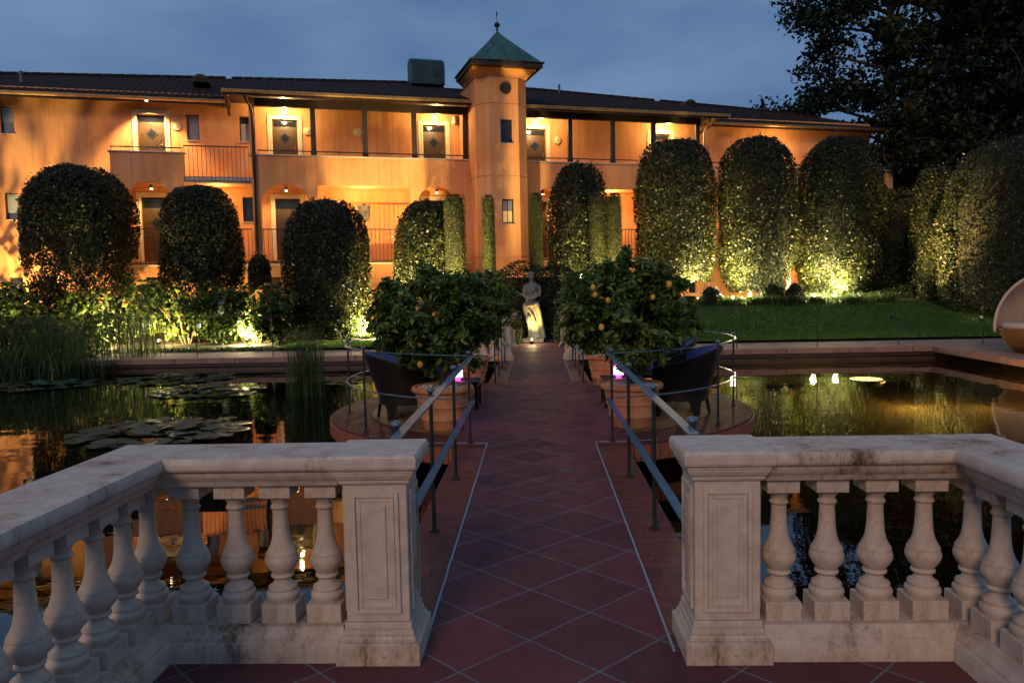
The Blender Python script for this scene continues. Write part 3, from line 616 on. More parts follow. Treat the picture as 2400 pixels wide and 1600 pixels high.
# roof
def RZ(s):
    xs = [-27, -19.97, -12.19, -4.53, 1.19, 11.97, 20.46]; zs = [9.75, 9.85, 10.09, 10.30, 10.30, 9.90, 9.44]
    return float(np.interp(s, xs, zs))
def roof(x0, x1, dep, z, name='roof', soff=True):
    n = max(2, int((x1-x0)/.11)); vs = []; f = []
    rows = 10
    for j in range(rows+1):
        for i in range(n+1):
            s = x0+(x1-x0)*i/n; t = j/rows; zz = z+(RZ(s)-z)*t
            bumpz = .028*abs(math.sin(PI*i/2)) 
            vs.append((s, -dep+(4+dep)*t, zz+.09+bumpz+.012*noise.noise((s*2, t*9, 3))))
    f = [(j*(n+1)+i, j*(n+1)+i+1, (j+1)*(n+1)+i+1, (j+1)*(n+1)+i) for j in range(rows) for i in range(n)]
    o = raw_mesh(name, np.array(vs), np.array(f), M['rooftile'], B0); sol = o.modifiers.new('thick', 'SOLIDIFY'); sol.thickness = .07; sol.offset = -1
    # ridge tiles
    mb = MB(); k = int((x1-x0)/.42)
    for i in range(k):
        s = x0+.42*i+.02; mb.tube([(s, 4.0, RZ(s)+.10), (s+.41, 4.0, RZ(s+.41)+.115)], .09, 8)
    part(mb, 'ridge_tiles', M['rooftile'])
    mb = MB(); mb.prism([(-dep+.03, z-.11), (-dep+.03, z+.07), (-dep+.07, z+.07), (-dep+.07, z-.11)], x0, x1, 'x')
    mb.prism([(-dep+.07, z+.015), (-dep+.07, z+.055), (0.1, z+.12), (.1, z+.08)], x0+.02, x1-.02, 'x'); part(mb, 'fascia', M['timber'])
    mb = MB(); pts = []
    g = MB(); g.prism([(-dep-.09, z+.07), (-dep-.085, z-.01), (-dep-.03, z-.045), (-dep+.025, z-.01), (-dep+.025, z+.0), (-dep-.03, z-.03), (-dep-.075, z), (-dep-.08, z+.07)], x0-.02, x1+.02, 'x'); part(g, 'gutter', M['gutter'], smooth='auto')
roof(-27, -11.67, .72, 8.20); roof(-11.66, -3.06, 2.1, 8.27); roof(-1.10, 7.6, 2.1, 8.20); roof(7.61, 16.6, .72, 8.18)
mb = MB(); mb.prism([(-27, 8.6), (16.2, 8.6), (16.2, 9.7), (7, 10.1), (1, 10.28), (-4.5, 10.28), (-12, 10.05), (-27, 9.7)], 4.0, 4.3); part(mb, 'gable_wall', M['timber'])
# eave brackets at roof steps
for s, sg in ((-11.55, 1), (7.3, 1)):
    mb = MB(); mb.bar([(s, -.3, 7.85), (s, -.9, 7.95), (s, -1.9, 8.2)], .09, .09); mb.box((s-.05, s+.05), (-2.0, -.05), (8.14, 8.25)); part(mb, 'eave_bracket', M['timber'])
# drain pipes
mb = MB(); mb.tube([(-10.95, -2.02, 8.22), (-10.93, -1.9, 8.05), (-10.78, -1.64, 7.9), (-10.74, -1.62, 7.6), (-10.74, -1.62, 2.7)], .048, 8); part(mb, 'drain_pipe', M['timber'], smooth=True)
mb = MB(); mb.tube([(6.9, -2.0, 8.2), (6.9, -1.75, 8.0), (6.75, -1.62, 7.6), (6.75, -1.62, 2.7)], .045, 8); part(mb, 'drain_pipe', M['gutter'], smooth=True)
# chimney cowl, vents
mb = MB(); mb.prism([(2.4, 10.0), (3.5, 10.0), (3.5, 11.02), (3.35, 11.12), (2.9, 11.15), (2.55, 11.0), (2.4, 10.75)], -4.50, -3.10, 'x'); o = part(mb, 'roof_cowl', M['darkcopper'], bevel=.015)
mb = MB(); mb.box((-3.55, -3.25), (2.38, 2.41), (10.3, 10.5)); mb.build('grille', M['iron'], o)
for s, y, z, r in ((-12.6, 1.5, 9.33, .30), (8.0, 2.0, 9.45, .30), (-20.0, 2.5, 9.55, .3)):
    mb = MB(); mb.prism([(s+r*math.cos(a), z+r*math.sin(a)) for a in np.linspace(0, PI, 14)], y-.3, y+.9)
    for k in range(4): mb.box((s-r*.8, s+r*.8), (y-.33, y-.301), (z+.03+k*.06, z+.05+k*.06)) if k < 3 else None
    part(mb, 'roof_vent', M['timber'])
mb = MB(); mb.lathe([(.05, 0), (.05, .4), (.085, .41), (.085, .5), (.03, .54)], (-18.57, 1.5, 8.95), 12); part(mb, 'vent_pipe', M['metal'])
mb = MB(); mb.lathe([(.05, 0), (.05, .3), (.07, .31), (.02, .40)], (2.4, 3.6, 10.2), 10); part(mb, 'vent_pipe', M['metal'])
# wall plaques (hang on the wall: own things)
def plaque(s, z, label, dep=.0, r=.155):
    t = thing('sun_plaque', label, 'wall plaque', BW(s, dep+.01, z), TH, 'sun face plaques beside the upper doors')
    mb = MB(); mb.lathe([(r, 0), (r, .02), (r*.8, .035), (r*.72, .03), (r*.6, .05), (r*.2, .07), (.01, .07)], (0, 0, 0), 24)
    for i in range(12):
        a = 2*PI*i/12; mb.sphere((r*.88*math.cos(a), r*.88*math.sin(a), .03), .028, 8)
    mb.sphere((0, .0, .06), .022, 8, (1, 1.4, 1)); mb.sphere((-.04, .035, .055), .014, 6); mb.sphere((.04, .035, .055), .014, 6)
    o = mb.build('face_disc', M['cream'] if r > .14 else M['terra'], t, smooth='auto'); o.rotation_euler = (PI/2, 0, 0)
plaque(-13.37, 7.45, 'round sun face plaque right of the leftmost upper door, beside a narrow window')
plaque(-8.86, 7.42, 'round sun face plaque near the drain pipe, half hidden behind a dark gallery post')
plaque(-7.03, 7.43, 'dim terracotta sun plaque between two dark posts with no door beside it')
plaque(.96, 7.40, 'round sun face plaque on the yellow lit wall right of the stair tower')
t = thing('shield_plaque', 'grey oval crest plaque on the orange wall of the middle floor', 'wall plaque', BW(-6.87, .01, 4.45), TH)
mb = MB(); mb.lathe([(.22, 0), (.22, .03), (.19, .05), (.17, .035), (.06, .05), (.005, .06)], (0, 0, 0), 24, 1, 1.35)
for x, y in ((-.2, .22), (.2, .22), (0, .31), (-.13, -.26), (.13, -.26), (0, -.31)): mb.sphere((x, y, .02), .055, 8)
mb.sphere((-.02, .04, .06), .05, 8, (1, 1.4, .6)); mb.sphere((.02, -.08, .05), .06, 8, (1.2, .8, .6))
o = mb.build('crest', M['metal'], t, smooth='auto'); o.rotation_euler = (PI/2, 0, 0)
t = thing('wall_lantern', 'cream bell shaped wall lantern high beside the upper door nearest the tower', 'wall lamp', BW(-3.30, .10, 8.0), TH)
mb = MB(); mb.lathe([(.02, .18), (.06, .12), (.09, 0), (.10, -.12), (.05, -.15)], (0, 0, 0), 12); mb.build('shade', M['cream'], t, smooth='auto'); mb = MB(); mb.box((-.02, .02), (0, .09), (.10, .14)); mb.build('bracket', M['iron'], t)
# lamps over the doors and arch ceiling spots: light comes from these
def over_door(s, z, dep, e, up=True):
    mb = MB(); mb.box((-.09, .09), (-.09, .0), (-.03, .03)); o = part(mb, 'door_lamp', M['lampcan'], loc=(s, -.005, z), bevel=.008)
    mb = MB(); mb.box((-.075, .075), (-.075, -.015), (-.036, -.0305)); mb.build('lamp_glass', M['lamp'], o)
    mb = MB(); mb.box((-.075, .075), (-.075, -.015), (.0305, .036)); mb.build('lamp_glass', M['lamp'], o)
    lamp('door_lamp_light', 'POINT', (s, -.20, z+.22), e*.20, DOORC, B0, .05)
    lamp('door_lamp_light', 'POINT', (s, -.75, z-.15), e, DOORC, B0, .07)
mb = MB(); mb.lathe([(.05, 0), (.06, -.1)], (-14.2, -.75, 8.24), 12); o = part(mb, 'eave_spot', M['lampcan']); mb = MB(); mb.lathe([(.045, 0), (.045, -.008)], (-14.2, -.75, 8.138), 12); mb.build('lamp_glass', M['lamp'], o)
lamp('eave_spot_light', 'SPOT', (-14.2, -.75, 8.1), 800, DOORC, B0, .04, 105, (-14.2, -.1, 6.3), .5)
for s, z, e in ((-9.66, 8.08, 170), (-4.08, 8.06, 130), (.06, 8.04, 180), (5.6, 8.04, 160)): over_door(s, z, .3, e)
for s, e in ((-14.17, 160), (-9.70, 120), (-4.2, 100), (.05, 120), (5.6, 120)):
    mb = MB(); mb.lathe([(.045, 0), (.045, -.13), (.05, -.135)], (s, -.85, 5.275), 12); o = part(mb, 'ceiling_spot', M['metal']); mb = MB(); mb.lathe([(.035, 0), (.045, -.03)], (s, -.85, 5.139), 12); mb.build('lamp_glass', M['lamp'], o)
    lamp('ceiling_spot_light', 'SPOT', (s, -.85, 5.08), e, DOORC, B0, .04, 150, (s, -.6, 2.6), .5)
# lamps in the middle storey and gallery further along
lamp('gallery_light', 'POINT', (-7.0, -.9, 5.0), 60, WARM, B0, .15)
lamp('gallery_light', 'POINT', (2.8, -.9, 5.0), 150, WARM, B0, .15)
lamp('gallery_light', 'POINT', (-12.0, -.9, 5.0), 60, WARM, B0, .15)
lamp('gallery_light', 'POINT', (11.0, -1.0, 7.4), 120, WARM, B0, .15)

# ------------------------------------------------------------------ foliage builders
def crown(name, parent, R, H, n, size, mat, shoulder=.5, taper=.12, seed=1, core=.74, gap=None, flat=1.0, z0=0.0, lump=.07, tilt=.8, cmat='core', bottom=.0, parts='crown', depth=.10):
    """clipped crown: many leaves in a shell about a rounded column; origin on the crown's foot axis"""
    rs = np.random.default_rng(seed)
    t = rs.uniform(0, 1, n*2); ph = rs.uniform(0, 2*PI, n*2)
    def prof(t):
        top = np.where(t > shoulder, np.sqrt(np.clip(1-((t-shoulder)/(1-shoulder))**2.5, 0, 1)), 1.0)
        bot = np.where(t < .25, 1-taper*(1-t/.25)**1.5, 1.0); return top*bot
    keep = rs.uniform(0, 1, n*2) < np.clip(prof(t)+.35*(t > shoulder), .15, 1.2)
    t = t[keep][:n]; ph = ph[keep][:n]; k = len(t)
    lum = np.array([noise.noise((math.cos(a)*1.6+seed*3.1, math.sin(a)*1.6, b*H*.75)) for a, b in zip(ph, t)])
    lum2 = np.array([noise.noise((math.cos(a)*R*3+seed, math.sin(a)*R*3, b*H*3)) for a, b in zip(ph, t)])
    rr = prof(t)*R*(1+lump*lum*1.6+.035*lum2)-np.abs(rs.normal(0, depth, k))*np.minimum(R, 1.3)
    stray = rs.uniform(0, 1, k) < .03; rr = rr+stray*rs.uniform(0, .09, k)
    P = np.stack([rr*np.cos(ph), rr*np.sin(ph)*flat, z0+t*H+lum*.14*(t > shoulder)], 1)
    P[:, 2] += stray*(t > .8)*rs.uniform(0, .15, k)
    capm = t > .965; P[capm, :2] *= rs.uniform(.1, 1, capm.sum())[:, None]; P[capm, 2] = z0+H*.972+rs.uniform(-.03, .03, capm.sum())
    if gap is not None:
        g = np.array([noise.noise((p[0]*1.1+seed, p[1]*1.1, p[2]*1.1)) for p in P]); keep = ~((t < gap*1.25) & (g > -.12+.5*t/gap)); P = P[keep]; t = t[keep]; ph = ph[keep]
    ns = int(8+R*16) if size > .045 else 0
    if ns:
        pick = rs.choice(len(P), ns); dv = unit(np.stack([np.cos(ph[pick])*.6, np.sin(ph[pick])*.6, .5+t[pick]], 1)); q = np.tile(np.linspace(.02, 1, 7), ns)[:, None]
        P = np.concatenate([P, np.repeat(P[pick], 7, 0)+np.repeat(dv*rs.uniform(.06, .20, (ns, 1)), 7, 0)*q+rs.normal(0, .012, (ns*7, 3))]); ph = np.concatenate([ph, np.repeat(ph[pick], 7)]); t = np.concatenate([t, np.repeat(t[pick], 7)])
    Nn = np.stack([np.cos(ph), np.sin(ph), np.clip((t-shoulder)*2.2, 0, 3)], 1)
    v, f = leaf_arrays(P, unit(Nn)*1.2, size, tilt=tilt)
    o = raw_mesh(parts, v, f, mat, parent)
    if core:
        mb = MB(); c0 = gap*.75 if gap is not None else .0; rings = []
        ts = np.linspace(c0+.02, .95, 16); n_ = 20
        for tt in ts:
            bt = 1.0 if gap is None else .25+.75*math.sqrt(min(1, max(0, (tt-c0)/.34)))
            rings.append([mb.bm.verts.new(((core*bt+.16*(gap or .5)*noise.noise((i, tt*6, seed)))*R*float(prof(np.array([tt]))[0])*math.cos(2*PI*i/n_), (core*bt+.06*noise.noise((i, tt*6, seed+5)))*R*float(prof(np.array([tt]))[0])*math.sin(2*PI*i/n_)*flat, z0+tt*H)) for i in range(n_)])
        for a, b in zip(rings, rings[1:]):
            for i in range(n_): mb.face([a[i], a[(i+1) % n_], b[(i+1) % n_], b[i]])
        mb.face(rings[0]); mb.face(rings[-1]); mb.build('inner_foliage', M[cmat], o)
    return o
def topiary(label, cx, Y, R, ztop, n, size=.085, seed=1, mat='hedge', group='clipped topiary trees before the building', trunk=True, name='topiary_tree', cat='tree', zb=None, **k):
    n = int(n*1.9); z = gz(cx, Y); z0 = (z+.35 if zb is None else zb)
    t = thing(name, label, cat, (cx, Y, z), 0, group)
    crown('crown', t, R, ztop-z0, n, size, M[mat], seed=seed, z0=z0-z, **k)
    if trunk:
        rs = random.Random(seed); mb = MB(); h = z0-z+.9
        mb.tube([(0, 0, -.1), (.03, 0, h*.4), (.0, .02, h)], [.13, .09, .08], 9)
        for i in range(6):
            a = rs.uniform(0, 2*PI); l = rs.uniform(.5, .8); mb.tube([(0, 0, h*.75), (R*.35*math.cos(a), R*.35*math.sin(a), h+.35), (R*l*math.cos(a), R*l*math.sin(a), h+min(1.3, (ztop-z0)*.35))], [.06, .04, .02], 7)
        mb.build('trunk', M['palebark'] if k.get('gap') else M['bark'], t, smooth=True)
    return t
def PXc(x0, x1, y, Y): a = atY(x0, y, Y); b = atY(x1, y, Y); return (a.x+b.x)/2, (b.x-a.x)/2
def ptop(x, y, Y): return atY(x, y, Y).z
def from_px(label, x0, x1, yt, Y, n, seed, ym=560, **k):
    cx, R_ = PXc(x0, x1, ym, Y); return topiary(label, cx, Y, R_, ptop((x0+x1)/2, yt, Y), n, seed=seed, **k)
from_px('broad domed topiary tree farthest left, thin at its foot so its forked trunk shows', 64, 306, 384, 24.2, 24000, 1, gap=.34, core=.70, depth=.16, size=.088, zb=1.35, shoulder=.55)
from_px('domed topiary tree second from left, before the window left of the drain pipe', 380, 566, 430, 24.6, 18000, 2, gap=.26, core=.70, depth=.15, size=.085, zb=1.0, shoulder=.5)
from_px('dense dome topped topiary tree with a bright spotlight at its right foot', 663, 866, 463, 24.0, 13000, 3, zb=.2, shoulder=.55, trunk=False)
from_px('dome topped topiary tree lit on its left side, beside a slim lit column', 920, 1080, 466, 25.6, 11000, 4, zb=.3, shoulder=.5, trunk=False)
from_px('dome topped topiary tree right of the tower, behind slim clipped columns', 1282, 1434, 376, 26.0, 12000, 5, zb=.5, trunk=False)
from_px('tall topiary tree first of the three high domes right of the tower', 1488, 1676, 322, 27.5, 15000, 6, zb=1.55, shoulder=.62)
from_px('tall topiary tree in the middle of the three high domes right of the tower', 1684, 1866, 314, 27.6, 15000, 7, zb=1.15, shoulder=.62, taper=.3)
from_px('tall wide topiary tree last of the three high domes, beside the dark far hedge', 1866, 2066, 314, 27.6, 17000, 8, zb=.9, shoulder=.55, taper=.25)
from_px('smaller golden lit topiary tree tucked behind the big one at the right edge', 2134, 2250, 380, 27.0, 9000, 9, zb=.6, trunk=False)
from_px('huge rounded topiary tree cut by the right edge of the picture', 2214, 2590, 312, 24.0, 24000, 10, zb=.5, trunk=False, shoulder=.45, size=.075)
topiary('small rounded conifer lit green before the golden topiary trees at right', *[(lambda c: c)(x) for x in (PXc(2152, 2216, 620, 25.6)[0], 25.6, PXc(2152, 2216, 620, 25.6)[1])], ptop(2184, 512, 25.6), 3500, seed=12, zb=.5, trunk=False, shoulder=.3, name='round_conifer', group=None)
topiary('small leafy shrub between the second and third topiary trees', PXc(582, 634, 640, 25.0)[0], 25.0, PXc(582, 634, 640, 25.0)[1], ptop(608, 598, 25.0), 1800, seed=13, zb=1.6, trunk=False, size=.08, shoulder=.6, name='leafy_shrub', cat='shrub', group=None, core=.6)
G2 = 'slim clipped columns around the tower'
for i, (x0, x1, yt, Y, lab, dk) in enumerate(((1041, 1092, 449, 24.3, 'slim clipped column brightly lit yellow, left of the tower', .0),
    (1131, 1161, 451, 25.0, 'slim dark clipped column standing before the tower front', .0),
    (1240, 1273, 446, 25.0, 'slim clipped column lit on its right side, at the right corner of the tower', 0),
    (1379, 1420, 446, 25.0, 'slim lit clipped column before the dome tree right of the tower', 0),
    (1423, 1457, 446, 25.0, 'rightmost slim green clipped column, touching the lit one on its left', 0))):
    cx, R_ = PXc(x0, x1, 560, Y); topiary(lab, cx, Y, R_, ptop((x0+x1)/2, yt, Y), 9000, size=.034, seed=20+i, mat='cypress', zb=.3, trunk=False, group=G2, name='column_cypress', shoulder=.88, lump=.05, tilt=.6, core=.84, depth=.05, taper=0)
for i, (x0, x1, yt, Y, lab) in enumerate(((1643, 1693, 676, 25.6, 'low clipped ball shrub left of the brightest spotlight on the right lawn edge'), (1775, 1836, 666, 25.7, 'low clipped ball shrub, left one of the touching pair before the third high dome tree'), (1839, 1889, 665, 25.7, 'low clipped ball shrub, right one of the touching pair before the third high dome tree'))):
    cx, R_ = PXc(x0, x1, 690, Y); topiary(lab, cx, Y, R_, ptop((x0+x1)/2, yt, Y), 2600, size=.05, seed=30+i, zb=gz(cx, Y)+.02, trunk=False, group='clipped ball shrubs', name='ball_shrub', cat='shrub', shoulder=.3)
for sx, lab in ((-1, 'small upright box shrub glowing beside the left brown pillar by the statue'), (1, 'small upright box shrub beside the right brown pillar by the statue')):
    topiary(lab, sx*.62, 20.75, .20, .92, 1800, size=.05, seed=40+sx, mat='cypress', zb=.02, trunk=False, group='box shrubs beside the statue', name='box_shrub', cat='shrub', shoulder=.35)

def hedge_box(name, label, cat, x0, x1, y0, y1, z0, z1, n, size, mat, seed=1, lump=.12):
    t = thing(name, label, cat, ((x0+x1)/2, (y0+y1)/2, z0)); rs = np.random.default_rng(seed)
    hx, hy, h = (x1-x0)/2, (y1-y0)/2, z1-z0
    P = np.stack([rs.uniform(-hx, hx, n), rs.uniform(-hy, hy, n), rs.uniform(0, h, n)], 1); Nn = np.zeros((n, 3)); s = rs.uniform(0, 1, n)
    f = s < .5; P[f, 1] = -hy; Nn[f, 1] = -1; g = (s >= .5) & (s < .85); P[g, 2] = h; Nn[g, 2] = 1; e = s >= .85; sg = np.sign(rs.uniform(-1, 1, e.sum())); P[e, 0] = sg*hx; Nn[e, 0] = sg
    lum = np.array([noise.noise((p[0]*1.1+seed, p[1]*1.1, p[2]*1.3)) for p in P]); P += Nn*lum[:, None]*lump*2; P[:, 2] += lum*lump
    v, fc = leaf_arrays(P+Nn*rs.normal(0, .03, (n, 1)), Nn*1.2, size); o = raw_mesh('foliage', v, fc, mat, t)
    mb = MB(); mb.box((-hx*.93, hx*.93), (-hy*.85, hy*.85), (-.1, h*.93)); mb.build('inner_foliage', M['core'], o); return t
hedge_box('hedge', 'dark clipped hedge behind the statue', 'hedge', -1.55, 2.4, 22.3, 23.6, .0, 1.92, 9000, .075, M['hedge'], 3)
hedge_box('hedge', 'tall shadowy hedge between the last high dome tree and the golden trees', 'hedge', 11.3, 14.2, 28.6, 30.4, .5, 4.7, 9000, .10, M['hedge'], 5)
hedge_box('hedge', 'low dark hedge along the far lawn, below the golden lit trees', 'hedge', 8.9, 17.5, 26.6, 27.6, .6, 1.15, 7000, .08, M['bush'], 6)

# broad-leaved bushes on the left bank
def bush(label, x, y, R, H, n, size, seed, group='leafy bushes on the left bank', flat=.7, name='hydrangea_bush', flowers=()):
    z = gz(x, y); t = thing(name, label, 'shrub', (x, y, z), 0, group); rs = np.random.default_rng(seed)
    K = 26; C = np.stack([rs.uniform(-.8, .8, K)*R, rs.uniform(-.8, .8, K)*R*flat, rs.uniform(.15, .85, K)*H], 1)
    which = rs.integers(0, K, n); d = unit(rs.normal(0, 1, (n, 3))); rr = rs.uniform(.5, 1, n)[:, None]*(.32*R+.08)
    P = C[which]+d*rr*np.array([1, flat, .8]); P[:, 2] = np.clip(P[:, 2], .02, H*1.05)
    v, f = leaf_arrays(P, d+np.array([0, 0, .5]), size, .75, .6, fold=.12); o = raw_mesh('foliage', v, f, M['bush'], t)
    mb = MB(); r = random.Random(seed)
    for i in range(14):
        a = r.uniform(0, 2*PI); q = r.uniform(.3, .85); mb.tube([(.1*math.cos(a), .1*math.sin(a), -.05), (q*R*.5*math.cos(a), q*R*.5*flat*math.sin(a), H*.45), (q*R*math.cos(a), q*R*flat*math.sin(a), H*.85)], [.02, .014, .006], 5)
    mb.build('stems', M['bark'], t)
    for fx, fy, fz in flowers:
        mb = MB()
        for i in range(26):
            dd = Vector((r.gauss(0, 1), r.gauss(0, 1), r.gauss(0, 1))).normalized()*.075; mb.sphere((fx+dd.x, fy+dd.y, fz+dd.z*.8), .022, 6)
        mb.build('flower_head', M['flower'], t)
    return t
bush('dense green bush at the left edge above the reeds', -15.4, 22.9, 1.7, 1.75, 3400, .15, 51)
bush('loose green bush before the leftmost dome tree, backlit by a hidden lamp', -12.6, 22.8, 1.35, 1.55, 2400, .15, 52)
bush('broad bush with dark top leaves, under the arch of the leftmost balcony', -10.3, 22.6, 1.45, 1.75, 3400, .16, 53)
bush('bush with pale blue flower heads beside the bright spotlight on the left', -8.15, 22.5, 1.25, 1.65, 2800, .15, 54, flowers=((-.75, -.75, 1.2), (-.72, -.85, .95), (-1.45, -.7, .55)))
bush('low leafy bush at the foot of the third dome tree, right of the left spotlight', -5.9, 23.1, .9, .7, 1200, .10, 55, name='leafy_bush')
bush('small bush top showing before the tower foot, left of the statue head', -1.7, 22.0, .6, 1.75, 1300, .09, 56, name='leafy_bush', group=None)

def blades(name, label, cat, x, y, z, rx, ry, n, h, w, mat, seed=1, lean=.25, kind=None, group=None, hv=.4):
    rs = np.random.default_rng(seed); base = np.stack([np.clip(rs.normal(0, .5, n), -1, 1)*rx, np.clip(rs.normal(0, .5, n), -1, 1)*ry, np.zeros(n)], 1)
    H = h*rs.uniform(1-hv, 1.0, n); dr = rs.normal(0, lean, (n, 2))*H[:, None]; a = rs.uniform(0, 2*PI, n); wv = np.stack([np.cos(a)*w/2, np.sin(a)*w/2, np.zeros(n)], 1)
    p1 = base+np.stack([dr[:, 0]*.3, dr[:, 1]*.3, H*.55], 1); p2 = base+np.stack([dr[:, 0], dr[:, 1], H*(1-.25*np.minimum(1, np.hypot(dr[:, 0], dr[:, 1])/H))], 1)
    v = np.stack([base-wv, base+wv, p1+wv*.85, p1-wv*.85, p2+wv*.15, p2-wv*.15], 1).reshape(-1, 3); i = np.arange(n)[:, None]*6
    f = np.concatenate([i+np.array([[0, 1, 2, 3]]), i+np.array([[3, 2, 4, 5]])])
    o = raw_mesh(name, v, f, mat, None, (x, y, z)); return tag(o, label, cat, group, kind)
GR = 'reed clumps in the pond'
blades('reed_clump', 'tall reed clump at the left edge of the pond', 'reeds', -13.2, 17.2, -.3, 1.5, .8, 300, 1.75, .016, M['reed'], 61, .22, group=GR)
blades('reed_clump', 'dense dark reed clump where the left bank meets the pink stone walk', 'reeds', -10.9, 17.3, -.3, 1.15, .7, 380, 1.6, .016, M['reed'], 62, .2, group=GR)
blades('reed_clump', 'thin airy reeds rising right of the dense dark reeds on the left', 'reeds', -9.9, 18.9, -.3, .7, .5, 160, 2.3, .014, M['reed'], 63, .14, group=GR)
blades('reed_clump', 'low leafy reeds in the water below the dense dark reeds', 'reeds', -12.0, 16.7, -.3, 1.7, .45, 800, .85, .026, M['reed'], 64, .35, group=GR)
p = atZ(718, 930, WZ)
blades('rush_clump', 'upright thin rushes standing in the open water before the third dome tree', 'rushes', p.x, p.y, WZ, .28, .3, 260, 1.35, .011, M['reed'], 65, .045, group=GR)
bush('dark low leafy bank plants behind the left reeds', -12.4, 19.0, 1.9, .95, 2600, .13, 66, group=None, name='bank_plants')
for i, (x, n) in enumerate(((6.2, 700), (7.1, 700), (8.0, 800), (9.0, 700), (10.0, 700), (11.0, 500), (5.3, 400), (4.3, 300))):
    blades('ornamental_grass', 'pale arching ornamental grass edging the right lawn below the dome trees', 'grass', x, 25.3+.15*math.sin(x*3), gz(x, 25.3), .55, .25, n, .45, .014, M['reed'], 70+i, .5, group='ornamental grass tufts along the right lawn edge')
blades('grass', None, 'grass', -8.3, 20.3, 0.0, 3.0, .35, 2600, .13, .012, M['reed'], 90, .4, kind='stuff')['label'] = 'short uneven grass verge between the left walk and the bushes'

def grass_cover(label, x0, x1, y0, y1, n, dz, seed):
    rs = np.random.default_rng(seed); X = rs.uniform(x0, x1, n); Y = rs.uniform(y0, y1, n); Z = np.array([gz(a, b)+dz for a, b in zip(X, Y)])
    base = np.stack([X, Y, Z], 1); a = rs.uniform(0, 2*PI, n); wv = np.stack([np.cos(a), np.sin(a), 0*a], 1)*.014; tip = base+np.stack([rs.normal(0, .02, n), rs.normal(0, .02, n), rs.uniform(.03, .075, n)*(1+.5*np.array([noise.noise((q, w, 0)) for q, w in zip(X*1.3, Y*1.3)]))], 1)
    v = np.stack([base-wv, base+wv, tip], 1).reshape(-1, 3); tag(raw_mesh('grass', v, np.arange(n*3).reshape(-1, 3), M['turf']), label, 'grass', None, 'stuff')
grass_cover('short mown grass blades of the right lawn', 1.5, 16, 19.88, 25.5, 60000, .045, 5)
grass_cover('short mown grass blades of the small left lawn', -6.8, -1.5, 19.88, 21.95, 14000, .04, 6)
# lily pads
def lilies(label, x0, x1, yl, yr, yt, yb, n, seed, r=.16):
    a = atZ(x0, yl, WZ); b = atZ(x1, yr, WZ); t_ = atZ((x0+x1)/2, yt, WZ); u_ = atZ((x0+x1)/2, yb, WZ); c = (a+b)/2; rx = (b-a).length/2; ry = abs(t_.y-u_.y)/2; c.y = (t_.y+u_.y)/2
    rs = random.Random(seed); vs = []; fs = []
    mb = MB()
    for i in range(n):
        q = math.sqrt(rs.random()); ph = rs.uniform(0, 2*PI); px, py = q*rx*math.cos(ph), q*ry*math.sin(ph)
        rad = r*rs.uniform(.6, 1.15); notch = rs.uniform(0, 2*PI); tilt = rs.gauss(0, .05)*(1.5-q) if q < .6 else rs.gauss(0, .008); ta = rs.uniform(0, PI)
        lift = .012+rs.uniform(0, .02)+(rs.uniform(0, .05) if q < .6 and rs.random() < .4 else 0)+abs(tilt)*rad
        cen = mb.bm.verts.new((px, py, lift-.006)); ring = []
        for k in range(15):
            aa = notch+.2+(2*PI-.4)*k/14; wob = 1+.05*math.sin(5*aa+i); x, y = rad*wob*math.cos(aa), rad*wob*math.sin(aa)
            ring.append(mb.bm.verts.new((px+x, py+y, lift+(x*math.cos(ta)+y*math.sin(ta))*tilt*1.5+.008*math.sin(3*aa+i))))
        for k in range(14): mb.face([cen, ring[k], ring[k+1]])
    o = mb.build('water_lilies', M['pad'], None, loc=(c.x, c.y, WZ), smooth=True); return tag(o, label, 'water lilies', 'water lily patches')
lilies('flat water lily patch in shade at the left edge, below the dark reeds', -60, 238, 912, 897, 893, 918, 95, 1)
lilies('far water lily patch nearest the pink stone walk', 272, 536, 893, 886, 876, 902, 80, 2)
lilies('water lily patch in the bright reflection of the left spotlight', 345, 630, 925, 915, 903, 934, 85, 3)
lilies('large near water lily patch with raised curled leaves, just beyond the left balustrade', 155, 572, 1030, 1004, 983, 1047, 105, 4, .17)
lilies('tiny water lily patch beside the left round terrace railing', 770, 850, 896, 894, 886, 903, 14, 5, .13)

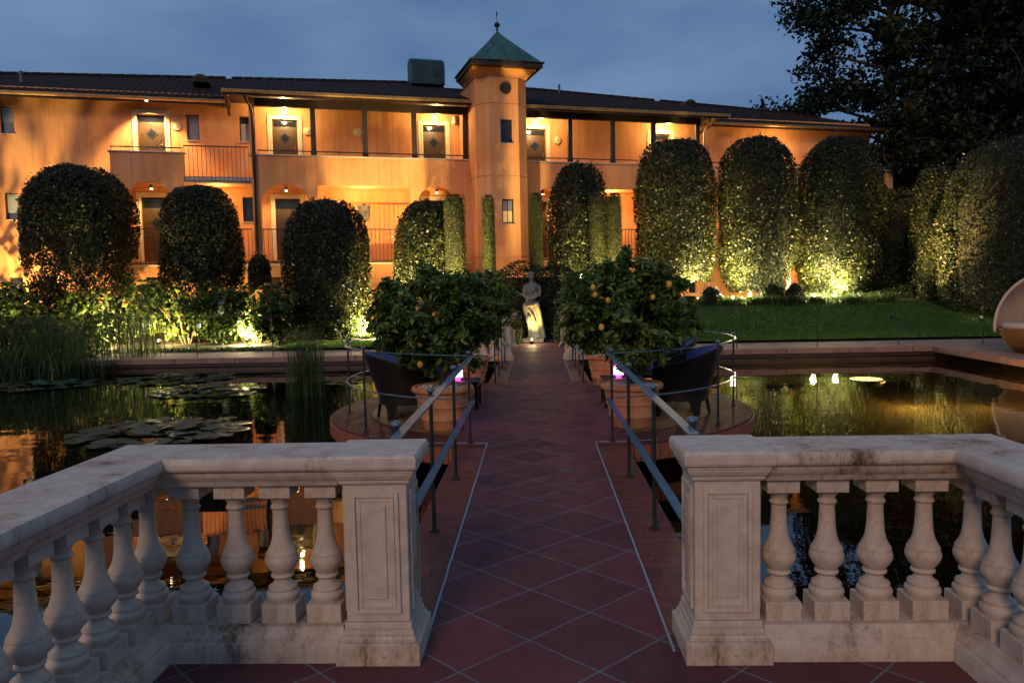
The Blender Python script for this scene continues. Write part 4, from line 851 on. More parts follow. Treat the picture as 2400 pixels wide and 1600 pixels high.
# big trees behind at the right
def big_tree(label, cx, Y, H, R, n, size, seed, zlow=2.0, lean=0):
    t = thing('tall_tree', label, 'tree', (cx, Y, 0)); rs = random.Random(seed); mb = MB(); tips = []
    mb.tube([(0, 0, 0), (.15, .1, H*.3), (-.1, 0, H*.6), (0, 0, H*.92)], [.42, .3, .2, .05], 10)
    for i in range(60):
        h = H*(.08+.84*i/60); a = i*2.4+rs.uniform(-.4, .4); Rr = R*math.sin(PI*min(1, .28+.70*(i/60)))**.4*rs.uniform(.75, 1.12)
        e = Vector((Rr*math.cos(a), Rr*math.sin(a), h+Rr*rs.uniform(.05, .35))); m1 = Vector((e.x*.45, e.y*.45, h+.3*Rr*.5))
        mb.tube([(0, 0, h-.2), m1, e], [.11, .07, .02], 6)
        for k in range(9):
            q = rs.uniform(.35, 1.05); b = m1.lerp(e, q) if q < 1 else e; s_ = Vector((rs.gauss(0, .55), rs.gauss(0, .55), rs.gauss(0, .4)))*R*.22; tips.append((b+s_, R*.20*rs.uniform(.6, 1.25)))
            mb.tube([b, b+s_], [.025, .01], 5)
    mb.build('trunk', M['bark'], t, smooth=True)
    rg = np.random.default_rng(seed); C = np.array([list(p) for p, r in tips]); Rr = np.array([r for p, r in tips]); w = rg.integers(0, len(C), n)
    d = unit(rg.normal(0, 1, (n, 3))); P = C[w]+d*Rr[w][:, None]*rg.uniform(.1, 1, (n, 1))**.6*np.array([1.15, 1.15, .55]); P = P[P[:, 2] > zlow]
    nn = len(P); Nn = np.tile(np.array([[0, 0, .9]]), (nn, 1))
    v, f = leaf_arrays(P, Nn, size, .6, .8, fold=.08, droop=.6); raw_mesh('crown', v, f, M['bigtree'], t); return t
big_tree('tall maple like tree with ragged edge against the sky behind the roof end', 18.6, 42, 25, 5.2, 60000, .23, 5, 1.0)
big_tree('massive dark tree filling the upper right corner', 25.3, 38, 24, 6.4, 90000, .24, 6, .5)
big_tree('dark tree low behind the last high dome tree, mostly in shadow', 19.3, 36.5, 10, 4.2, 34000, .22, 8, .3)

# ------------------------------------------------------------------ near and far balustrades
BAL = [(.062, 0), (.062, .004), (.066, .01), (.072, .022), (.070, .034), (.060, .040), (.058, .046), (.062, .052), (.060, .060), (.045, .068), (.036, .080), (.034, .092), (.046, .098), (.050, .104), (.046, .111), (.040, .114),
       (.050, .126), (.062, .142), (.070, .160), (.071, .174), (.066, .190), (.064, .194), (.066, .198), (.062, .206), (.052, .222), (.044, .240), (.038, .265), (.0345, .30), (.0325, .34), (.031, .370), (.031, .382), (.037, .386), (.040, .392), (.036, .399), (.032, .402), (.033, .412), (.040, .424), (.046, .434), (.050, .440)]
def baluster(parent, x, y, rot=0, z=.135):
    mb = MB(); mb.box((-.073, .073), (-.073, .073), (0, .078)); mb.lathe([(r*1.0, z) for r, z in BAL], (0, 0, .078), 28); mb.box((-.066, .066), (-.066, .066), (.5185, .575))
    o = mb.build('baluster', M['stone'], parent, loc=(x, y, z), smooth='auto', bevel=.004); o.rotation_euler = (0, 0, rot); return o
_bal = {}
def add_baluster(parent, x, y, rot=0):
    if 'b' not in _bal: _bal['b'] = baluster(parent, x, y, rot); return
    o = _bal['b'].copy(); COL.objects.link(o); o.parent = parent; o.location = (x, y, .135); o.rotation_euler = (0, 0, rot)
def sweep(mb, path, prof):
    """profile (offset across, z) swept along a plan polyline with mitred corners; offset>0 = right of travel"""
    P = [Vector((p[0], p[1])) for p in path]; rings = []
    for i, p in enumerate(P):
        dirs = []
        if i > 0: dirs.append((P[i]-P[i-1]).normalized())
        if i < len(P)-1: dirs.append((P[i+1]-P[i]).normalized())
        nr = [Vector((d.y, -d.x)) for d in dirs]; nn = sum(nr, Vector((0, 0))); nn.normalize(); k = 1/max(.3, nn.dot(nr[0]))
        rings.append([mb.bm.verts.new((p.x+nn.x*o*k, p.y+nn.y*o*k, z)) for o, z in prof])
    n = len(prof)
    for a, b in zip(rings, rings[1:]):
        for j in range(n): mb.face([a[j], a[(j+1) % n], b[(j+1) % n], b[j]])
    mb.face(rings[0][::-1]); mb.face(rings[-1])
def symprof(half): return half+[(-o, z) for o, z in reversed(half)]
RAILP = symprof([(.095, .712), (.100, .718), (.102, .728), (.114, .740), (.128, .752), (.134, .768), (.136, .776), (.150, .782), (.160, .788), (.164, .800), (.164, .826), (.158, .838)])
BASEP = symprof([(.142, .0), (.142, .072), (.136, .080), (.130, .086), (.130, .094), (.122, .104), (.108, .118), (.102, .126), (.100, .135)])
def pedestal(parent, x, y):
    def B(mb, h, z0, z1): return mb.box((-h, h), (-h, h), (z0, z1))
    mb = MB(); B(mb, .132, .165, .722)
    root = mb.build('pedestal', M['stone'], parent, loc=(x, y, 0), bevel=.005)
    mb = MB(); q = .1335
    for ang in (0, 90, 180, 270):           # panelled sides: raised frame and inner panel
        Mx = Matrix.Rotation(math.radians(ang), 4, 'Z')
        for xx, zz in (((-.098, -.080), (.20, .69)), ((.080, .098), (.20, .69)), ((-.080, .080), (.672, .69)), ((-.080, .080), (.20, .218))): mb.box(xx, (-q-.010, -q+.003), zz, Mx)
        for xx, zz in (((-.078, -.060), (.222, .67)), ((.060, .078), (.222, .67)), ((-.060, .060), (.652, .67)), ((-.060, .060), (.222, .240))): mb.box(xx, (-q-.003, -q+.003), zz, Mx)
        mb.box((-.044, .044), (-q-.006, -q+.003), (.260, .636), Mx)
    mb.build('panel_moulding', M['stone'], root, bevel=.003)
    mb = MB(); pr = [(.175, 0), (.175, .080), (.169, .088), (.160, .092), (.160, .100), (.150, .114), (.147, .132), (.142, .138), (.139, .1645)]
    for (a, z0), (b, z1) in zip(pr, pr[1:]):
        if z1 > z0: mb.frustum((-a, a), (-a, a), (-b, b), (-b, b), z0, z1) if z1-z0 > 0 else None
    mb.build('plinth', M['stone'], root, bevel=.005)
    mb = MB(); pr = [(.138, .7225), (.146, .730), (.148, .742), (.160, .756), (.166, .772), (.168, .782), (.174, .786), (.181, .794), (.183, .830), (.175, .846)]
    for (a, z0), (b, z1) in zip(pr, pr[1:]): mb.frustum((-a, a), (-a, a), (-b, b), (-b, b), z0, z1)
    mb.build('cap', M['stone'], root, bevel=.004)
    return root
def balustrade(label, sx, Y0, yend, nfront, nside, group, back=-1, xcor=1.74, px=.70, zs=1.0):
    """L shaped: pillar by the path at (sx*.68), front run at Y0, corner at sx*xcor, side run towards yend"""
    t = thing('balustrade', label, 'balustrade', (0, 0, 0), 0, group)
    t.scale = (1, 1, zs); a = (sx*(px+.16), Y0); c = (sx*xcor, Y0); e = (sx*(xcor+(.04 if sx > 0 and back < 0 else .04)), yend)
    mb = MB(); sweep(mb, [a, c, e], RAILP); mb.build('top_rail', M['stone'], t, smooth='auto')
    mb = MB(); sweep(mb, [(sx*(px+.155), Y0), c, e], BASEP); mb.build('base_rail', M['stone'], t, smooth='auto')
    pedestal(t, sx*px, Y0)
    x0 = px+.16; step = (xcor-x0)/(nfront+.0)
    for i in range(nfront): add_baluster(t, sx*(x0+.085+(xcor-x0-.085)*i/nfront), Y0)
    add_baluster(t, c[0], c[1], 0)
    L_ = abs(yend-Y0); n = nside
    for i in range(1, n+1): 
        yy = Y0+back*.200*i
        if abs(yy-Y0) < L_-.05: add_baluster(t, c[0]+(e[0]-c[0])*abs(yy-Y0)/L_, yy)
    return t
Y0 = 3.37
balustrade('weathered white stone balustrade on the near left with black mould on its square pillar', -1, 3.262, -1.0, 4, 12, 'stone balustrades around the terraces', xcor=1.72, px=.70, zs=1.037)
balustrade('white stone balustrade on the near right with a cleaner pale pillar panel', 1, 3.255, -1.0, 4, 12, 'stone balustrades around the terraces', xcor=1.78, px=.735, zs=1.037)
balustrade('small distant stone balustrade left of the path end, half hidden by a citrus tree', -1, 16.25, 17.9, 4, 7, 'stone balustrades around the terraces', back=1)
balustrade('small distant stone balustrade right of the path end, half hidden by a citrus tree', 1, 16.25, 17.9, 4, 7, 'stone balustrades around the terraces', back=1)
for sx, lab in ((-1, 'brown aged stone pillar just left of the statue'), (1, 'brown aged stone pillar just right of the statue')):
    t = thing('stone_pillar', lab, 'pillar', (sx*.72, 19.7, .006), 0, 'brown stone pillars before the statue')
    mb = MB(); mb.box((-.14, .14), (-.14, .14), (.10, .76)); mb.box((-.08, .08), (-.150, -.1401), (.2, .68)); mb.build('shaft', M['brickstone'], t, bevel=.01)
    mb = MB(); mb.frustum((-.19, .19), (-.19, .19), (-.15, .15), (-.15, .15), 0, .0995); mb.build('plinth', M['brickstone'], t)
    mb = MB(); mb.frustum((-.145, .145), (-.145, .145), (-.20, .20), (-.20, .20), .7605, .80); mb.box((-.205, .205), (-.205, .205), (.8005, .86)); mb.build('cap', M['brickstone'], t, bevel=.008)

# ------------------------------------------------------------------ steel railings
def railing(label, posts, railpts, group='thin steel railings along the path', ball=None, zr=(.875, .43), off=(0, 0)):
    t = thing('steel_railing', label, 'railing', (posts[0][0], posts[0][1], 0), 0, group); bx, by = posts[0][:2]
    for i, (x, y) in enumerate(posts):
        mb = MB(); mb.lathe([(.032, .0), (.032, .008), (.0135, .012), (.0125, .90)], (x-bx, y-by, .002), 10)
        p_ = mb.build('post', M['iron'], t, smooth='auto')
        mb = MB(); mb.sphere((x-bx, y-by, .905), .027, 12, (1, 1, .7)); mb.build('knob', M['rail'], p_, smooth=True)
    for z in zr:
        mb = MB(); mb.bar([(q[0]-bx+off[0], q[1]-by+off[1], z) for q in railpts], .030 if len(railpts) > 3 else .048, .010 if len(railpts) > 3 else .011); mb.build('rail', M['rail'], t)
    return t
for sx, l in ((-1, 'left'), (1, 'right')):
    railing(f'steel railing with blue grey flat bars on the {l} side of the near bridge', [(sx*.70, y) for y in (3.66, 4.87, 6.22, 7.62)], [(sx*.665, 3.45), (sx*.665, 5.5), (sx*.665, 7.62)])
    A_ = np.radians([-72, -53, -28, 0, 28, 53, 72]) ; rc = 2.43
    a_ = np.radians(np.linspace(-73.8, 73.8, 48)); q = [(sx*rc*math.cos(x), 9.95+rc*math.sin(x)) for x in a_]
    railing(f'curved steel railing around the {l} half of the round terrace', [(sx*rc*math.cos(x), 9.95+rc*math.sin(x)) for x in np.radians([-37.5, -3.5, 30, 60])], q, 'curved railings around the round terrace', off=(-sx*.02, 0))
    railing(f'steel railing on the {l} side of the far bridge toward the statue', [(sx*.70, y) for y in (12.35, 13.55, 14.8, 16.0)], [(sx*.68, 12.35), (sx*.68, 14), (sx*.68, 16.0)])
def fence(label, xs, y, h, mat):
    t = thing('wire_fence', label, 'fence', (xs[0], y, 0), 0, 'thin wire fences along the far walk')
    for x in xs:
        mb = MB(); mb.tube([(x-xs[0], 0, 0), (x-xs[0], 0, h)], .012, 8); mb.sphere((x-xs[0], 0, h), .02, 8); mb.build('post', mat, t)
    mb = MB()
    for z in (h-.03, h*.5): mb.tube([(0, 0, z), (xs[-1]-xs[0], 0, z)], .0045, 5)
    mb.build('wire', mat, t)
fence('thin wire fence along the left walk, before the bushes and spotlight', [-9.9, -8.06, -6.25, -4.4, -2.6], 18.15, .98, M['iron'])
fence('thin wire fence along the right walk, before the lawn', [2.95, 4.6, 6.45, 8.3, 10.2, 12.1], 18.2, .95, M['iron'])

# ------------------------------------------------------------------ citrus trees in pots
def citrus(label, x, y, potR, potH, cR, cz0, cz1, n, size, seed, dx=0, fruits=(), sxx=1.0):
    t = thing('potted_citrus_tree', label, 'potted tree', (x, y, .005), 0, 'potted citrus trees on the round terrace'); rs = np.random.default_rng(seed); r = random.Random(seed)
    mb = MB(); mb.lathe([(potR*.62, 0), (potR*.64, .01), (potR*.70, .10), (potR*.735, .112), (potR*.735, .13), (potR*.72, .14), (potR*.80, potH*.52), (potR*.835, potH*.53), (potR*.835, potH*.57), (potR*.815, potH*.58), (potR*.90, potH*.86), (potR*.99, potH*.875), (potR*1.02, potH*.91), (potR*1.01, potH*.97), (potR*.96, potH), (potR*.90, potH), (potR*.88, potH*.93), (potR*.86, potH*.9)], (0, 0, 0), 48)
    pot = mb.build('pot', M['terra'], t, smooth='auto')
    mb = MB()
    for i in range(420):
        q = math.sqrt(r.random())*potR*.86; a = r.uniform(0, 2*PI); mb.sphere((q*math.cos(a), q*math.sin(a), potH*.92+r.uniform(0, .02)), r.uniform(.011, .02), 6, (1, r.uniform(.7, 1), .7))
    mb.build('pebble_mulch', M['gravel'], t, smooth=True)
    mb = MB(); zc = (cz0+cz1)/2; mb.tube([(0, 0, potH*.8), (.02+dx*.1, .01, potH+.15), (dx*.25, 0, cz0+.12)], [.042, .036, .032], 9)
    hubs = []
    for i in range(11):
        a = r.uniform(0, 2*PI); q = r.uniform(.35, .8); e = Vector((dx+sxx*q*cR*math.cos(a), q*cR*math.sin(a), r.uniform(cz0+.15, cz1-.1))); hubs.append(e)
        mb.tube([(dx*.25, 0, cz0+.08), ((dx*.25+e.x)/2+.03, e.y/2, (cz0+e.z)/2+.06), e], [.022, .014, .006], 6)
    mb.build('trunk', M['bark'], t, smooth=True)
    K = 150; d = unit(rs.normal(0, 1, (K, 3))); hz = (cz1-cz0)/2; rad = (rs.uniform(.25, 1, K)**.45)[:, None]; C = d*rad*np.array([cR*sxx, cR, hz])*(1+.12*rs.normal(0, 1, (K, 1)))+np.array([dx, 0, zc])
    w = rs.integers(0, K, n); tw = unit(d+rs.normal(0, .35, (K, 3))+np.array([0, 0, .25])); s_ = rs.uniform(0, 1, n)[:, None]*.20
    P = C[w]+tw[w]*s_+rs.normal(0, .032, (n, 3)); v, f = leaf_arrays(P, tw[w]*.5+np.array([0, 0, .7]), size, .42, .62, fold=.10, droop=.25); raw_mesh('foliage', v, f, M['citrus'], t)
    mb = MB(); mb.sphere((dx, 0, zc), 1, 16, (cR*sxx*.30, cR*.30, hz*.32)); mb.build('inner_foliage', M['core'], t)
    for (fx, fy) in fruits:
        yy = y-cR*r.uniform(.75, .98)*max(.35, 1-.6*abs(((atY(fx, fy, y).x-x-dx)/(cR*sxx)))); p_ = atY(fx, fy, yy); mb = MB(); mb.sphere((p_.x-x, p_.y-y, p_.z), .029*r.uniform(.85, 1.2), 12, (1, 1, 1.22)); mb.build('fruit', M['orange'], t, smooth=True)
    return t
citrus('near left citrus tree with oranges low on its left side, in a terracotta pot', -1.07, 8.50, .335, .47, .55, .76, 1.66, 12000, .088, 1, dx=-.12, fruits=[(956, 725), (953, 758), (911, 763), (977, 725), (910, 795), (970, 812), (985, 808), (918, 799), (1010, 790), (985, 855), (1020, 740), (940, 690)])
citrus('far left citrus tree with a lower crown, beside the path', -1.08, 12.05, .33, .46, .58, .72, 1.68, 7000, .088, 2, dx=.02, fruits=[(1150, 812), (1165, 840), (1140, 755)])
citrus('near right citrus tree with large oranges across its front, in a banded terracotta pot', 1.00, 8.50, .335, .47, .60, .74, 1.66, 13000, .088, 3, dx=-.02, fruits=[(1463, 694), (1530, 698), (1452, 718), (1458, 742), (1390, 675), (1410, 768), (1425, 815), (1395, 692), (1568, 668), (1425, 705)])
citrus('far right citrus tree partly behind the near right one', 1.05, 12.05, .33, .46, .56, .80, 1.70, 7000, .088, 4, dx=-.12, fruits=[(1352, 720), (1375, 770), (1396, 812)])

# ------------------------------------------------------------------ chairs, tables, lanterns
def chair(label, x, y, rot, n_=1):
    t = thing('wicker_armchair', label, 'armchair', (x, y, .006), rot, 'dark wicker armchairs on the round terrace')
    mb = MB(); k = 80; th = .035; rows = []
    def top(a):                                    # a: -1..1 round the back; 0 = middle of the back
        return .50+.27*max(0, math.cos(a*1.5))**1.2+.03*abs(a)
    def plan(a, z, o):                              # rounded U, splayed at foot and top
        w = .345+o+(.05+.14*max(0, math.cos(a*1.3)))*max(0, z-.25)/.55+.03*max(0, .2-z)/.2; ang = a*math.radians(118); X = w*1.02*math.sin(ang); Yb = w*.95*math.cos(ang)
        if abs(a) > .72: Yb -= (abs(a)-.72)*.55
        return X, Yb
    zn = 12
    for side in (0, 1):
        o = 0 if side == 0 else -th; g = []
        for i in range(k+1):
            a = -1+2*i/k; T = top(a); u = abs(((a+1)*2) % 1-.5)*2 # legs at a=-1,-.5,0,.5,1
            foot = .17*(1-min(1, abs(u)*1.25)**6)
            g.append([mb.bm.verts.new((*plan(a, foot+(T-foot)*j/zn, o), foot+(T-foot)*j/zn)) for j in range(zn+1)])
        rows.append(g)
        for i in range(k):
            for j in range(zn): mb.face([g[i][j], g[i+1][j], g[i+1][j+1], g[i][j+1]])
    A, B_ = rows
    for i in range(k): mb.face([A[i][0], A[i+1][0], B_[i+1][0], B_[i][0]]); mb.face([A[i][zn], A[i+1][zn], B_[i+1][zn], B_[i][zn]])
    for i in (0, k):
        for j in range(zn): mb.face([A[i][j], A[i][j+1], B_[i][j+1], B_[i][j]])
    mb.build('shell', M['wicker'], t, smooth='auto')
    mb = MB(); pts = []
    for i in range(k+1):
        a = -1+2*i/k; X, Y_ = plan(a, top(a), -th/2); pts.append((X, Y_, top(a)+.004))
    mb.tube(pts, .022, 8); mb.build('rim', M['wicker'], t, smooth=True)
    mb = MB(); mb.box((-.27, .27), (-.30, .26), (.26, .34)); mb.build('seat', M['wicker'], t, bevel=.02)
    mb = MB(); mb.box((-.26, .26), (-.31, .25), (.342, .43)); mb.build('seat_cushion', M['cushion'], t, bevel=.03)
    mb = MB(); g2 = []
    for o in (-.045, -.10):
        g2.append([[mb.bm.verts.new((*plan(a, z_, o), z_)) for z_ in np.linspace(.42, top(a)+.012, 6)] for a in np.linspace(-.62, .62, 25)])
    for g in g2:
        for i in range(24):
            for q in range(5): mb.face([g[i][q], g[i+1][q], g[i+1][q+1], g[i][q+1]])
    for i in range(24): mb.face([g2[0][i][5], g2[0][i+1][5], g2[1][i+1][5], g2[1][i][5]])
    for i in (0, 24):
        for q in range(5): mb.face([g2[0][i][q], g2[0][i][q+1], g2[1][i][q+1], g2[1][i][q]])
    mb.build('back_pad', M['cushion'], t, smooth='auto')
    return t
chair('near left wicker armchair seen from behind beside the potted citrus tree', -1.62, 9.35, math.radians(98))
chair('far left wicker armchair across from the near left one', -1.75, 11.0, math.radians(60))
chair('near right wicker armchair seen from behind beside the potted citrus tree', 1.68, 9.35, math.radians(-98))
chair('far right wicker armchair with blue back cushion visible over the near chair', 1.72, 11.0, math.radians(-60))
def table(label, x, y):
    t = thing('side_table', label, 'side table', (x, y, .006), 0, 'low side tables on the round terrace')
    mb = MB(); mb.box((-.27, .27), (-.27, .27), (.32, .345)); mb.box((-.25, .25), (-.25, .25), (.27, .3195)); mb.build('table_top', M['wicker'], t, bevel=.006)
    for a in (-1, 1):
        for b in (-1, 1): mb = MB(); mb.box((a*.235-.022, a*.235+.022), (b*.235-.022, b*.235+.022), (0, .2695)); mb.build('leg', M['wicker'], t, bevel=.004)
    return t
table('left low side table with a magenta lantern on it', -1.03, 10.0); table('right low side table with a magenta lantern on it', 1.06, 10.0)
for sx, lab in ((-1, 'glowing magenta glass lantern on the left side table'), (1, 'glowing magenta glass lantern on the right side table')):
    p_ = atY(1073 if sx < 0 else 1450, 880, 9.95); t = thing('lantern', lab, 'lantern', (p_.x, p_.y, .3515), 0, 'magenta table lanterns')
    mb = MB(); mb.lathe([(.028, 0), (.032, .004), (.036, .03), (.034, .034)], (0, 0, 0), 16); mb.build('base', M['magenta'], t)
    mb = MB(); mb.lathe([(.050, .0345), (.060, .045), (.062, .12), (.056, .145), (.050, .1455), (.056, .12), (.055, .05), (.045, .04)], (0, 0, 0), 20); mb.build('glass_shade', M['whiteglow'], t, smooth='auto')
    mb = MB(); mb.lathe([(.066, .036), (.068, .048), (.062, .048)], (0, 0, 0), 20); mb.lathe([(.058, .1456), (.062, .150), (.058, .156)], (0, 0, 0), 20); mb.build('glowing_rim', M['magenta'], t)
    lamp('lantern_light', 'POINT', (0, -.02, .19), 1.6, (1, .05, .9), t, .05)
# daybed at the right edge
t = thing('canopy_daybed', 'round daybed with a blush fabric hood at the right edge of the pond', 'daybed', (10.26, 15.9, -.004), math.radians(-38))
mb = MB(); mb.lathe([(.60, 0), (.66, .02), (.80, .20), (.90, .42), (.93, .50), (.88, .505), (.80, .46)], (0, 0, 0), 48); mb.build('shell', M['tub'], t, smooth='auto')
mb = MB(); mb.lathe([(.80, .47), (.86, .50), (.87, .56), (.82, .61), (.02, .63)], (0, 0, 0), 48); mb.build('mattress', M['canopy'], t, smooth='auto')
mb = MB(); mb.sphere((-.25, .2, .72), .22, 14, (1.2, .5, .65)); mb.build('pillow', M['canopy'], t, smooth=True)
mb = MB(); Rr = .985; rows = []; n1, n2 = 28, 16
for side, o in ((0, 0), (1, -.03)):
    g = []
    for i in range(n1+1):
        az = math.radians(-12+204*i/n1)           # hood covers the back half
        g.append([mb.bm.verts.new(((Rr+o)*math.cos(el)*math.cos(az)*(1+.01*math.sin(9*az)), (Rr+o)*math.cos(el)*math.sin(az), .52+(1.10+o)*math.sin(el))) for el in np.radians(np.linspace(-6, 88, n2+1))])
    rows.append(g)
    for i in range(n1):
        for j in range(n2): mb.face([g[i][j], g[i+1][j], g[i+1][j+1], g[i][j+1]])
A, B_ = rows
for i in range(n1): mb.face([A[i][0], A[i+1][0], B_[i+1][0], B_[i][0]])
for i in (0, n1):
    for j in range(n2): mb.face([A[i][j], A[i][j+1], B_[i][j+1], B_[i][j]])
mb.build('hood', M['canopy'], t, smooth='auto')
mb = MB(); mb.tube([((Rr-.01)*math.cos(el)*math.cos(math.radians(192)), (Rr-.01)*math.cos(el)*math.sin(math.radians(192)), .52+1.10*math.sin(el)) for el in np.radians(np.linspace(-6, 88, 24))], .03, 8); mb.build('hood_edge', M['canopy'], t, smooth=True)

# ------------------------------------------------------------------ statue
def statue():
    t = thing('statue', 'pale stone standing figure with folded arms and draped skirt, lit from below', 'statue', (-.12, 21.25, .006), 0)
    mb = MB(); mb.box((-.30, .26), (-.22, .22), (0, .10)); mb.build('plinth', M['statue'], t, bevel=.015)
    mb = MB()
    # draped skirt: lofted sections with folds; hips shift left, hem to the right
    secs = [(.10, .09, .215, .17), (.20, .08, .21, .17), (.35, .06, .195, .165), (.55, .02, .185, .16), (.75, -.03, .185, .155), (.90, -.055, .19, .15), (1.0, -.06, .175, .135), (1.04, -.06, .165, .12)]
    n = 72; prev = None
    for z, cx, rx, ry in secs:
        ring = []
        for i in range(n):
            a = 2*PI*i/n; fold = 1+.055*math.sin(9*a+z*5.0)*(1-.5*z)+.035*math.sin(17*a-z*9)
            ring.append(mb.bm.verts.new((cx+rx*fold*math.cos(a), ry*fold*math.sin(a), z)))
        if prev:
            for i in range(n): mb.face([prev[i], prev[(i+1) % n], ring[(i+1) % n], ring[i]])
        else: mb.face(ring[::-1])
        prev = ring
    mb.face(prev)
    # rolled cloth at the hip, falling down the right side
    mb.tube([(-.23, -.02, .98), (-.14, -.13, .95), (0, -.155, .97), (.10, -.10, 1.02), (.14, 0, 1.04)], [.03, .04, .042, .04, .03], 10)
    mb.tube([(.10, -.12, 1.02), (.15, -.10, .80), (.20, -.08, .5), (.26, -.05, .12)], [.05, .055, .06, .06], 10)
    mb.tube([(-.12, -.15, .90), (-.02, -.19, .72), (.06, -.20, .50)], [.02, .03, .02], 8); mb.tube([(-.18, -.10, .85), (-.14, -.18, .60), (-.10, -.18, .3)], [.02, .025, .02], 8)
    mb.sphere((-.10, -.155, .60), .085, 14, (.9, .9, 1.6))          # bent knee under cloth
    mb.sphere((-.14, -.21, .115), .055, 12, (.7, 1.5, .5)); mb.sphere((.10, -.20, .115), .055, 12, (.7, 1.5, .5))
    # torso
    prev = None
    for z, cx, rx, ry in ((.98, -.06, .150, .105), (1.08, -.055, .128, .095), (1.18, -.04, .118, .088), (1.28, -.03, .135, .098), (1.38, -.025, .155, .105), (1.46, -.02, .175, .098), (1.51, -.02, .16, .08), (1.54, -.02, .09, .06), (1.56, -.02, .05, .048)):
        ring = [mb.bm.verts.new((cx+rx*math.cos(2*PI*i/28), ry*math.sin(2*PI*i/28), z)) for i in range(28)]
        if prev:
            for i in range(28): mb.face([prev[i], prev[(i+1) % 28], ring[(i+1) % 28], ring[i]])
        else: mb.face(ring[::-1])
        prev = ring
    mb.face(prev)
    mb.sphere((-.08, -.085, 1.37), .048, 12, (1, .7, 1)); mb.sphere((.035, -.085, 1.37), .048, 12, (1, .7, 1))
    # arms: upper arms down, forearms folded across the waist
    mb.tube([(-.185, 0, 1.47), (-.215, -.01, 1.33), (-.205, -.03, 1.20)], [.052, .046, .040], 12)
    mb.tube([(-.205, -.03, 1.20), (-.10, -.13, 1.19), (.03, -.15, 1.23), (.09, -.14, 1.25)], [.040, .036, .028, .022], 12)
    mb.tube([(.15, 0, 1.47), (.175, -.01, 1.35), (.165, -.04, 1.24)], [.052, .046, .040], 12)
    mb.tube([(.165, -.04, 1.24), (.08, -.15, 1.20), (-.05, -.165, 1.15), (-.10, -.15, 1.14)], [.040, .036, .028, .022], 12)
    for k in range(4):
        o = k*.016; mb.tube([(.085, -.15, 1.27-o), (.125, -.135, 1.285-o), (.15, -.11, 1.28-o)], [.0095, .009, .007], 7); mb.tube([(-.10, -.155, 1.16-o), (-.14, -.145, 1.16-o), (-.165, -.115, 1.165-o)], [.0095, .009, .007], 7)
    mb.tube([(.08, -.16, 1.255), (.10, -.165, 1.29)], [.010, .007], 7); mb.tube([(-.09, -.165, 1.15), (-.11, -.165, 1.185)], [.010, .007], 7)
    # neck, head, face, hair
    mb.tube([(-.02, 0, 1.53), (-.03, -.012, 1.64)], [.048, .042], 12)
    hr = Matrix.Rotation(math.radians(12), 3, 'X') @ Matrix.Rotation(math.radians(-10), 3, 'Y'); H0 = Vector((-.035, -.02, 1.72))
    def hp(v): return H0+hr @ Vector(v)
    mb.sphere(H0, .088, 20, (.82, .98, 1.18), hr); mb.sphere(hp((0, -.055, -.055)), .045, 12, (.85, .7, .8))
    mb.tube([hp((0, -.084, .02)), hp((0, -.104, -.016)), hp((0, -.092, -.026))], [.008, .013, .011], 8)
    for sg in (-1, 1):
        mb.sphere(hp((sg*.030, -.080, .012)), .013, 8, (1.2, .6, .7)); mb.tube([hp((sg*.010, -.088, .030)), hp((sg*.048, -.072, .030))], .007, 6); mb.sphere(hp((sg*.072, .0, -.005)), .018, 8, (.4, .8, 1.2))
    mb.sphere(hp((0, -.090, -.048)), .017, 8, (1.2, .5, .55))
    for i in range(46):
        a = i*2.39996; q = .25+.75*(i/46)**.5; v = Vector((math.cos(a)*q*.078, math.sin(a)*q*.088+.018, .055+(1-q)*.055)); mb.sphere(hp(v), .022, 8)
    mb.sphere(hp((0, .085, .0)), .045, 12)
    o = mb.build('figure', M['statue'], t)
    r = o.modifiers.new('remesh', 'REMESH'); r.mode = 'VOXEL'; r.voxel_size = .0075; r.use_smooth_shade = True
    s_ = o.modifiers.new('smooth', 'SMOOTH'); s_.iterations = 2; s_.factor = .5
    return t
statue().scale = (1.08, 1.05, 1.045)

# ------------------------------------------------------------------ garden lamps
def uplight(label, x, y, e, target, spot=95, col=GARDEN, dz=.16, vis=True, lab=True, radius=.05, group='garden spotlights at the foot of the trees', extra=0):
    z = gz(x, y)+.0; t = thing('garden_spotlight', label, 'spotlight', (x, y, z), 0, group)
    d = (Vector(target)-Vector((x, y, z+dz))).normalized(); q = d.to_track_quat('Z', 'Y').to_matrix().to_4x4(); q.translation = Vector((0, 0, dz))
    mb = MB(); mb.lathe([(.02, 0), (.012, .01), (.012, dz-.02)], (0, 0, 0), 8); mb.build('stake', M['lampcan'], t)
    mb = MB(); mb.lathe([(.035, -.09), (.055, -.07), (.06, .03), (.052, .03), (.052, .005)], (0, 0, 0), 16); o = mb.build('housing', M['lampcan'], t); o.matrix_local = q
    mb = MB(); mb.lathe([(.050, .006), (.050, .012)], (0, 0, 0), 16); mb.build('lens', M['lamp'], o)
    lo = Vector((0, 0, dz))+d*.06
    l = lamp('spotlight_beam', 'SPOT', lo, e, col, t, radius, spot, None, 1.0); l.rotation_euler = d.to_track_quat('-Z', 'Y').to_euler()
    if extra: lamp('spotlight_spill', 'POINT', lo+Vector((0, -.10, .10)), extra, (1, .78, .38), t, .08)
    return t
uplight('garden spotlight glowing white in the flowering bush on the left', -8.30, 22.0, 3600, (-8.3, 23.6, 1.2), 120, extra=800)
uplight('garden spotlight at the right foot of the third dome tree', -5.15, 23.1, 2600, (-5.4, 24.0, 2.6), 110, extra=500)
uplight('hidden garden spotlight behind the bushes under the leftmost dome tree', -13.0, 23.6, 650, (-14.6, 27, 4.2), 140, extra=60)
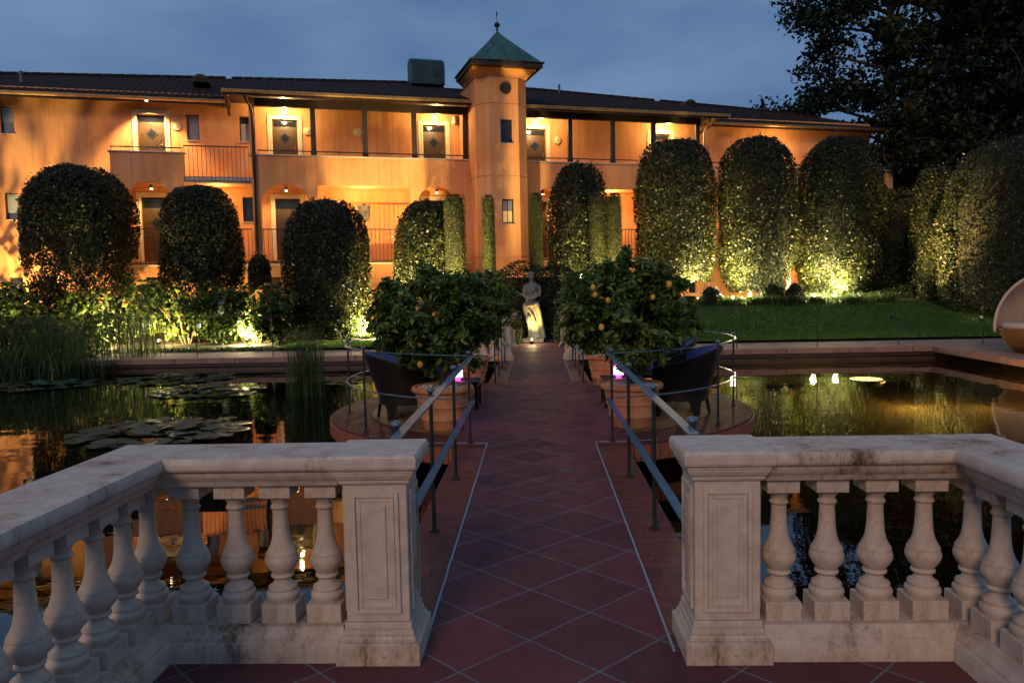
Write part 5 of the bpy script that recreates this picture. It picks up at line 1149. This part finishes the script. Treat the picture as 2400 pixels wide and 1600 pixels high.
uplight('hidden garden spotlight at the left edge washing the plain wall', -16.9, 23.3, 4600, (-18.0, 27, 4.2), 140)
uplight('hidden garden spotlight behind the second dome tree', -10.6, 24.9, 380, (-10.9, 28, 3.6), 150)
uplight('garden spotlight behind the near left citrus crown, lighting a dome tree', -4.95, 24.2, 6000, (-4.5, 25.6, 3.6), 110)
uplight('garden spotlight lighting the slim column left of the tower', -2.55, 22.9, 6000, (-2.55, 24.4, 2.4), 85)
uplight('garden spotlight behind the citrus crowns right of the tower foot', 2.2, 23.6, 4200, (2.1, 25.8, 3.2), 100)
uplight('garden spotlight behind the near right citrus crown', .5, 23.9, 400, (.3, 25.0, 3.2), 90)
uplight('garden spotlight under the first high dome tree', 5.3, 26.0, 3800, (5.3, 27.0, 2.5), 88, extra=60)
uplight('garden spotlight glowing white in the grass below the middle high dome tree', 6.46, 26.05, 3800, (6.6, 27.0, 2.1), 88, extra=900)
uplight('garden spotlight left of the pair below the last high dome tree', 9.1, 26.1, 3800, (9.15, 27.0, 2.1), 88, extra=500)
uplight('garden spotlight right of the pair below the last high dome tree', 9.8, 26.1, 3200, (10.6, 27.0, 2.2), 88, extra=500)
uplight('garden spotlight lighting the golden trees at the right edge', 10.4, 23.2, 9000, (13.4, 25.4, 4.6), 66, (1, .58, .2))
uplight('tiny amber garden spotlight on the dark lawn before the huge right tree', 12.6, 22.6, 12, (12.9, 24.5, 1.5), 110, (1, .6, .2), extra=2)
uplight('hidden garden spotlight behind the dome trees washing the building wall on the right', 4.6, 29.5, 330, (5.5, 34, 4), 140, WARM)
uplight('hidden garden spotlight behind the third dome tree washing the wall', -6.0, 26.2, 200, (-6.2, 29, 3), 150, WARM)
uplight('hidden garden spotlight right of the tower washing its base', -.35, 26.5, 110, (-1.2, 29.5, 4), 110, WARM)
uplight('statue spotlight on the paving before the statue', -.16, 20.55, 420, (-.10, 21.1, .62), 50, (1, .60, .14), dz=.10, group=None, extra=22)
uplight('hidden garden spotlight glowing through the bush at the left edge', -15.2, 21.9, 1500, (-15.2, 23.6, 1.6), 150, extra=160)
uplight('hidden garden spotlight glowing through the loose backlit bush', -12.3, 21.9, 2200, (-12.4, 23.8, 1.8), 150, extra=260)
uplight('hidden garden spotlight glowing through the broad bush', -10.7, 21.7, 1500, (-10.6, 23.4, 1.4), 150, extra=160)
bush('added thin leafy sapling at the left edge casting leaf shadows on the wall', -17.0, 24.3, .95, 2.1, 240, .13, 77, group=None, name='gobo')  # sparse leaves added between lamp and wall to dapple it with shadow
# pond light
p_ = atZ(2030, 884, WZ)
t = thing('pond_light', 'round underwater light glowing in the right half of the pond', 'pond light', (p_.x, p_.y, WZ-.03))
mb = MB(); mb.lathe([(.26, -.12), (.33, -.06), (.34, -.01), (.32, 0), (.30, -.006)], (0, 0, 0), 32); mb.build('housing', M['lampcan'], t)
mb = MB(); mb.lathe([(.29, -.004), (.28, .008), (.15, .022), (.01, .026)], (0, 0, 0), 32); mb.build('lens', M['pondlens'], t, smooth=True)
lamp('pond_light_glow', 'POINT', (.8, -.2, -.16), 200, (1, .62, .16), t, .1); lamp('pond_light_glow', 'POINT', (2.0, -.3, -.2), 60, (1, .58, .14), t, .1)
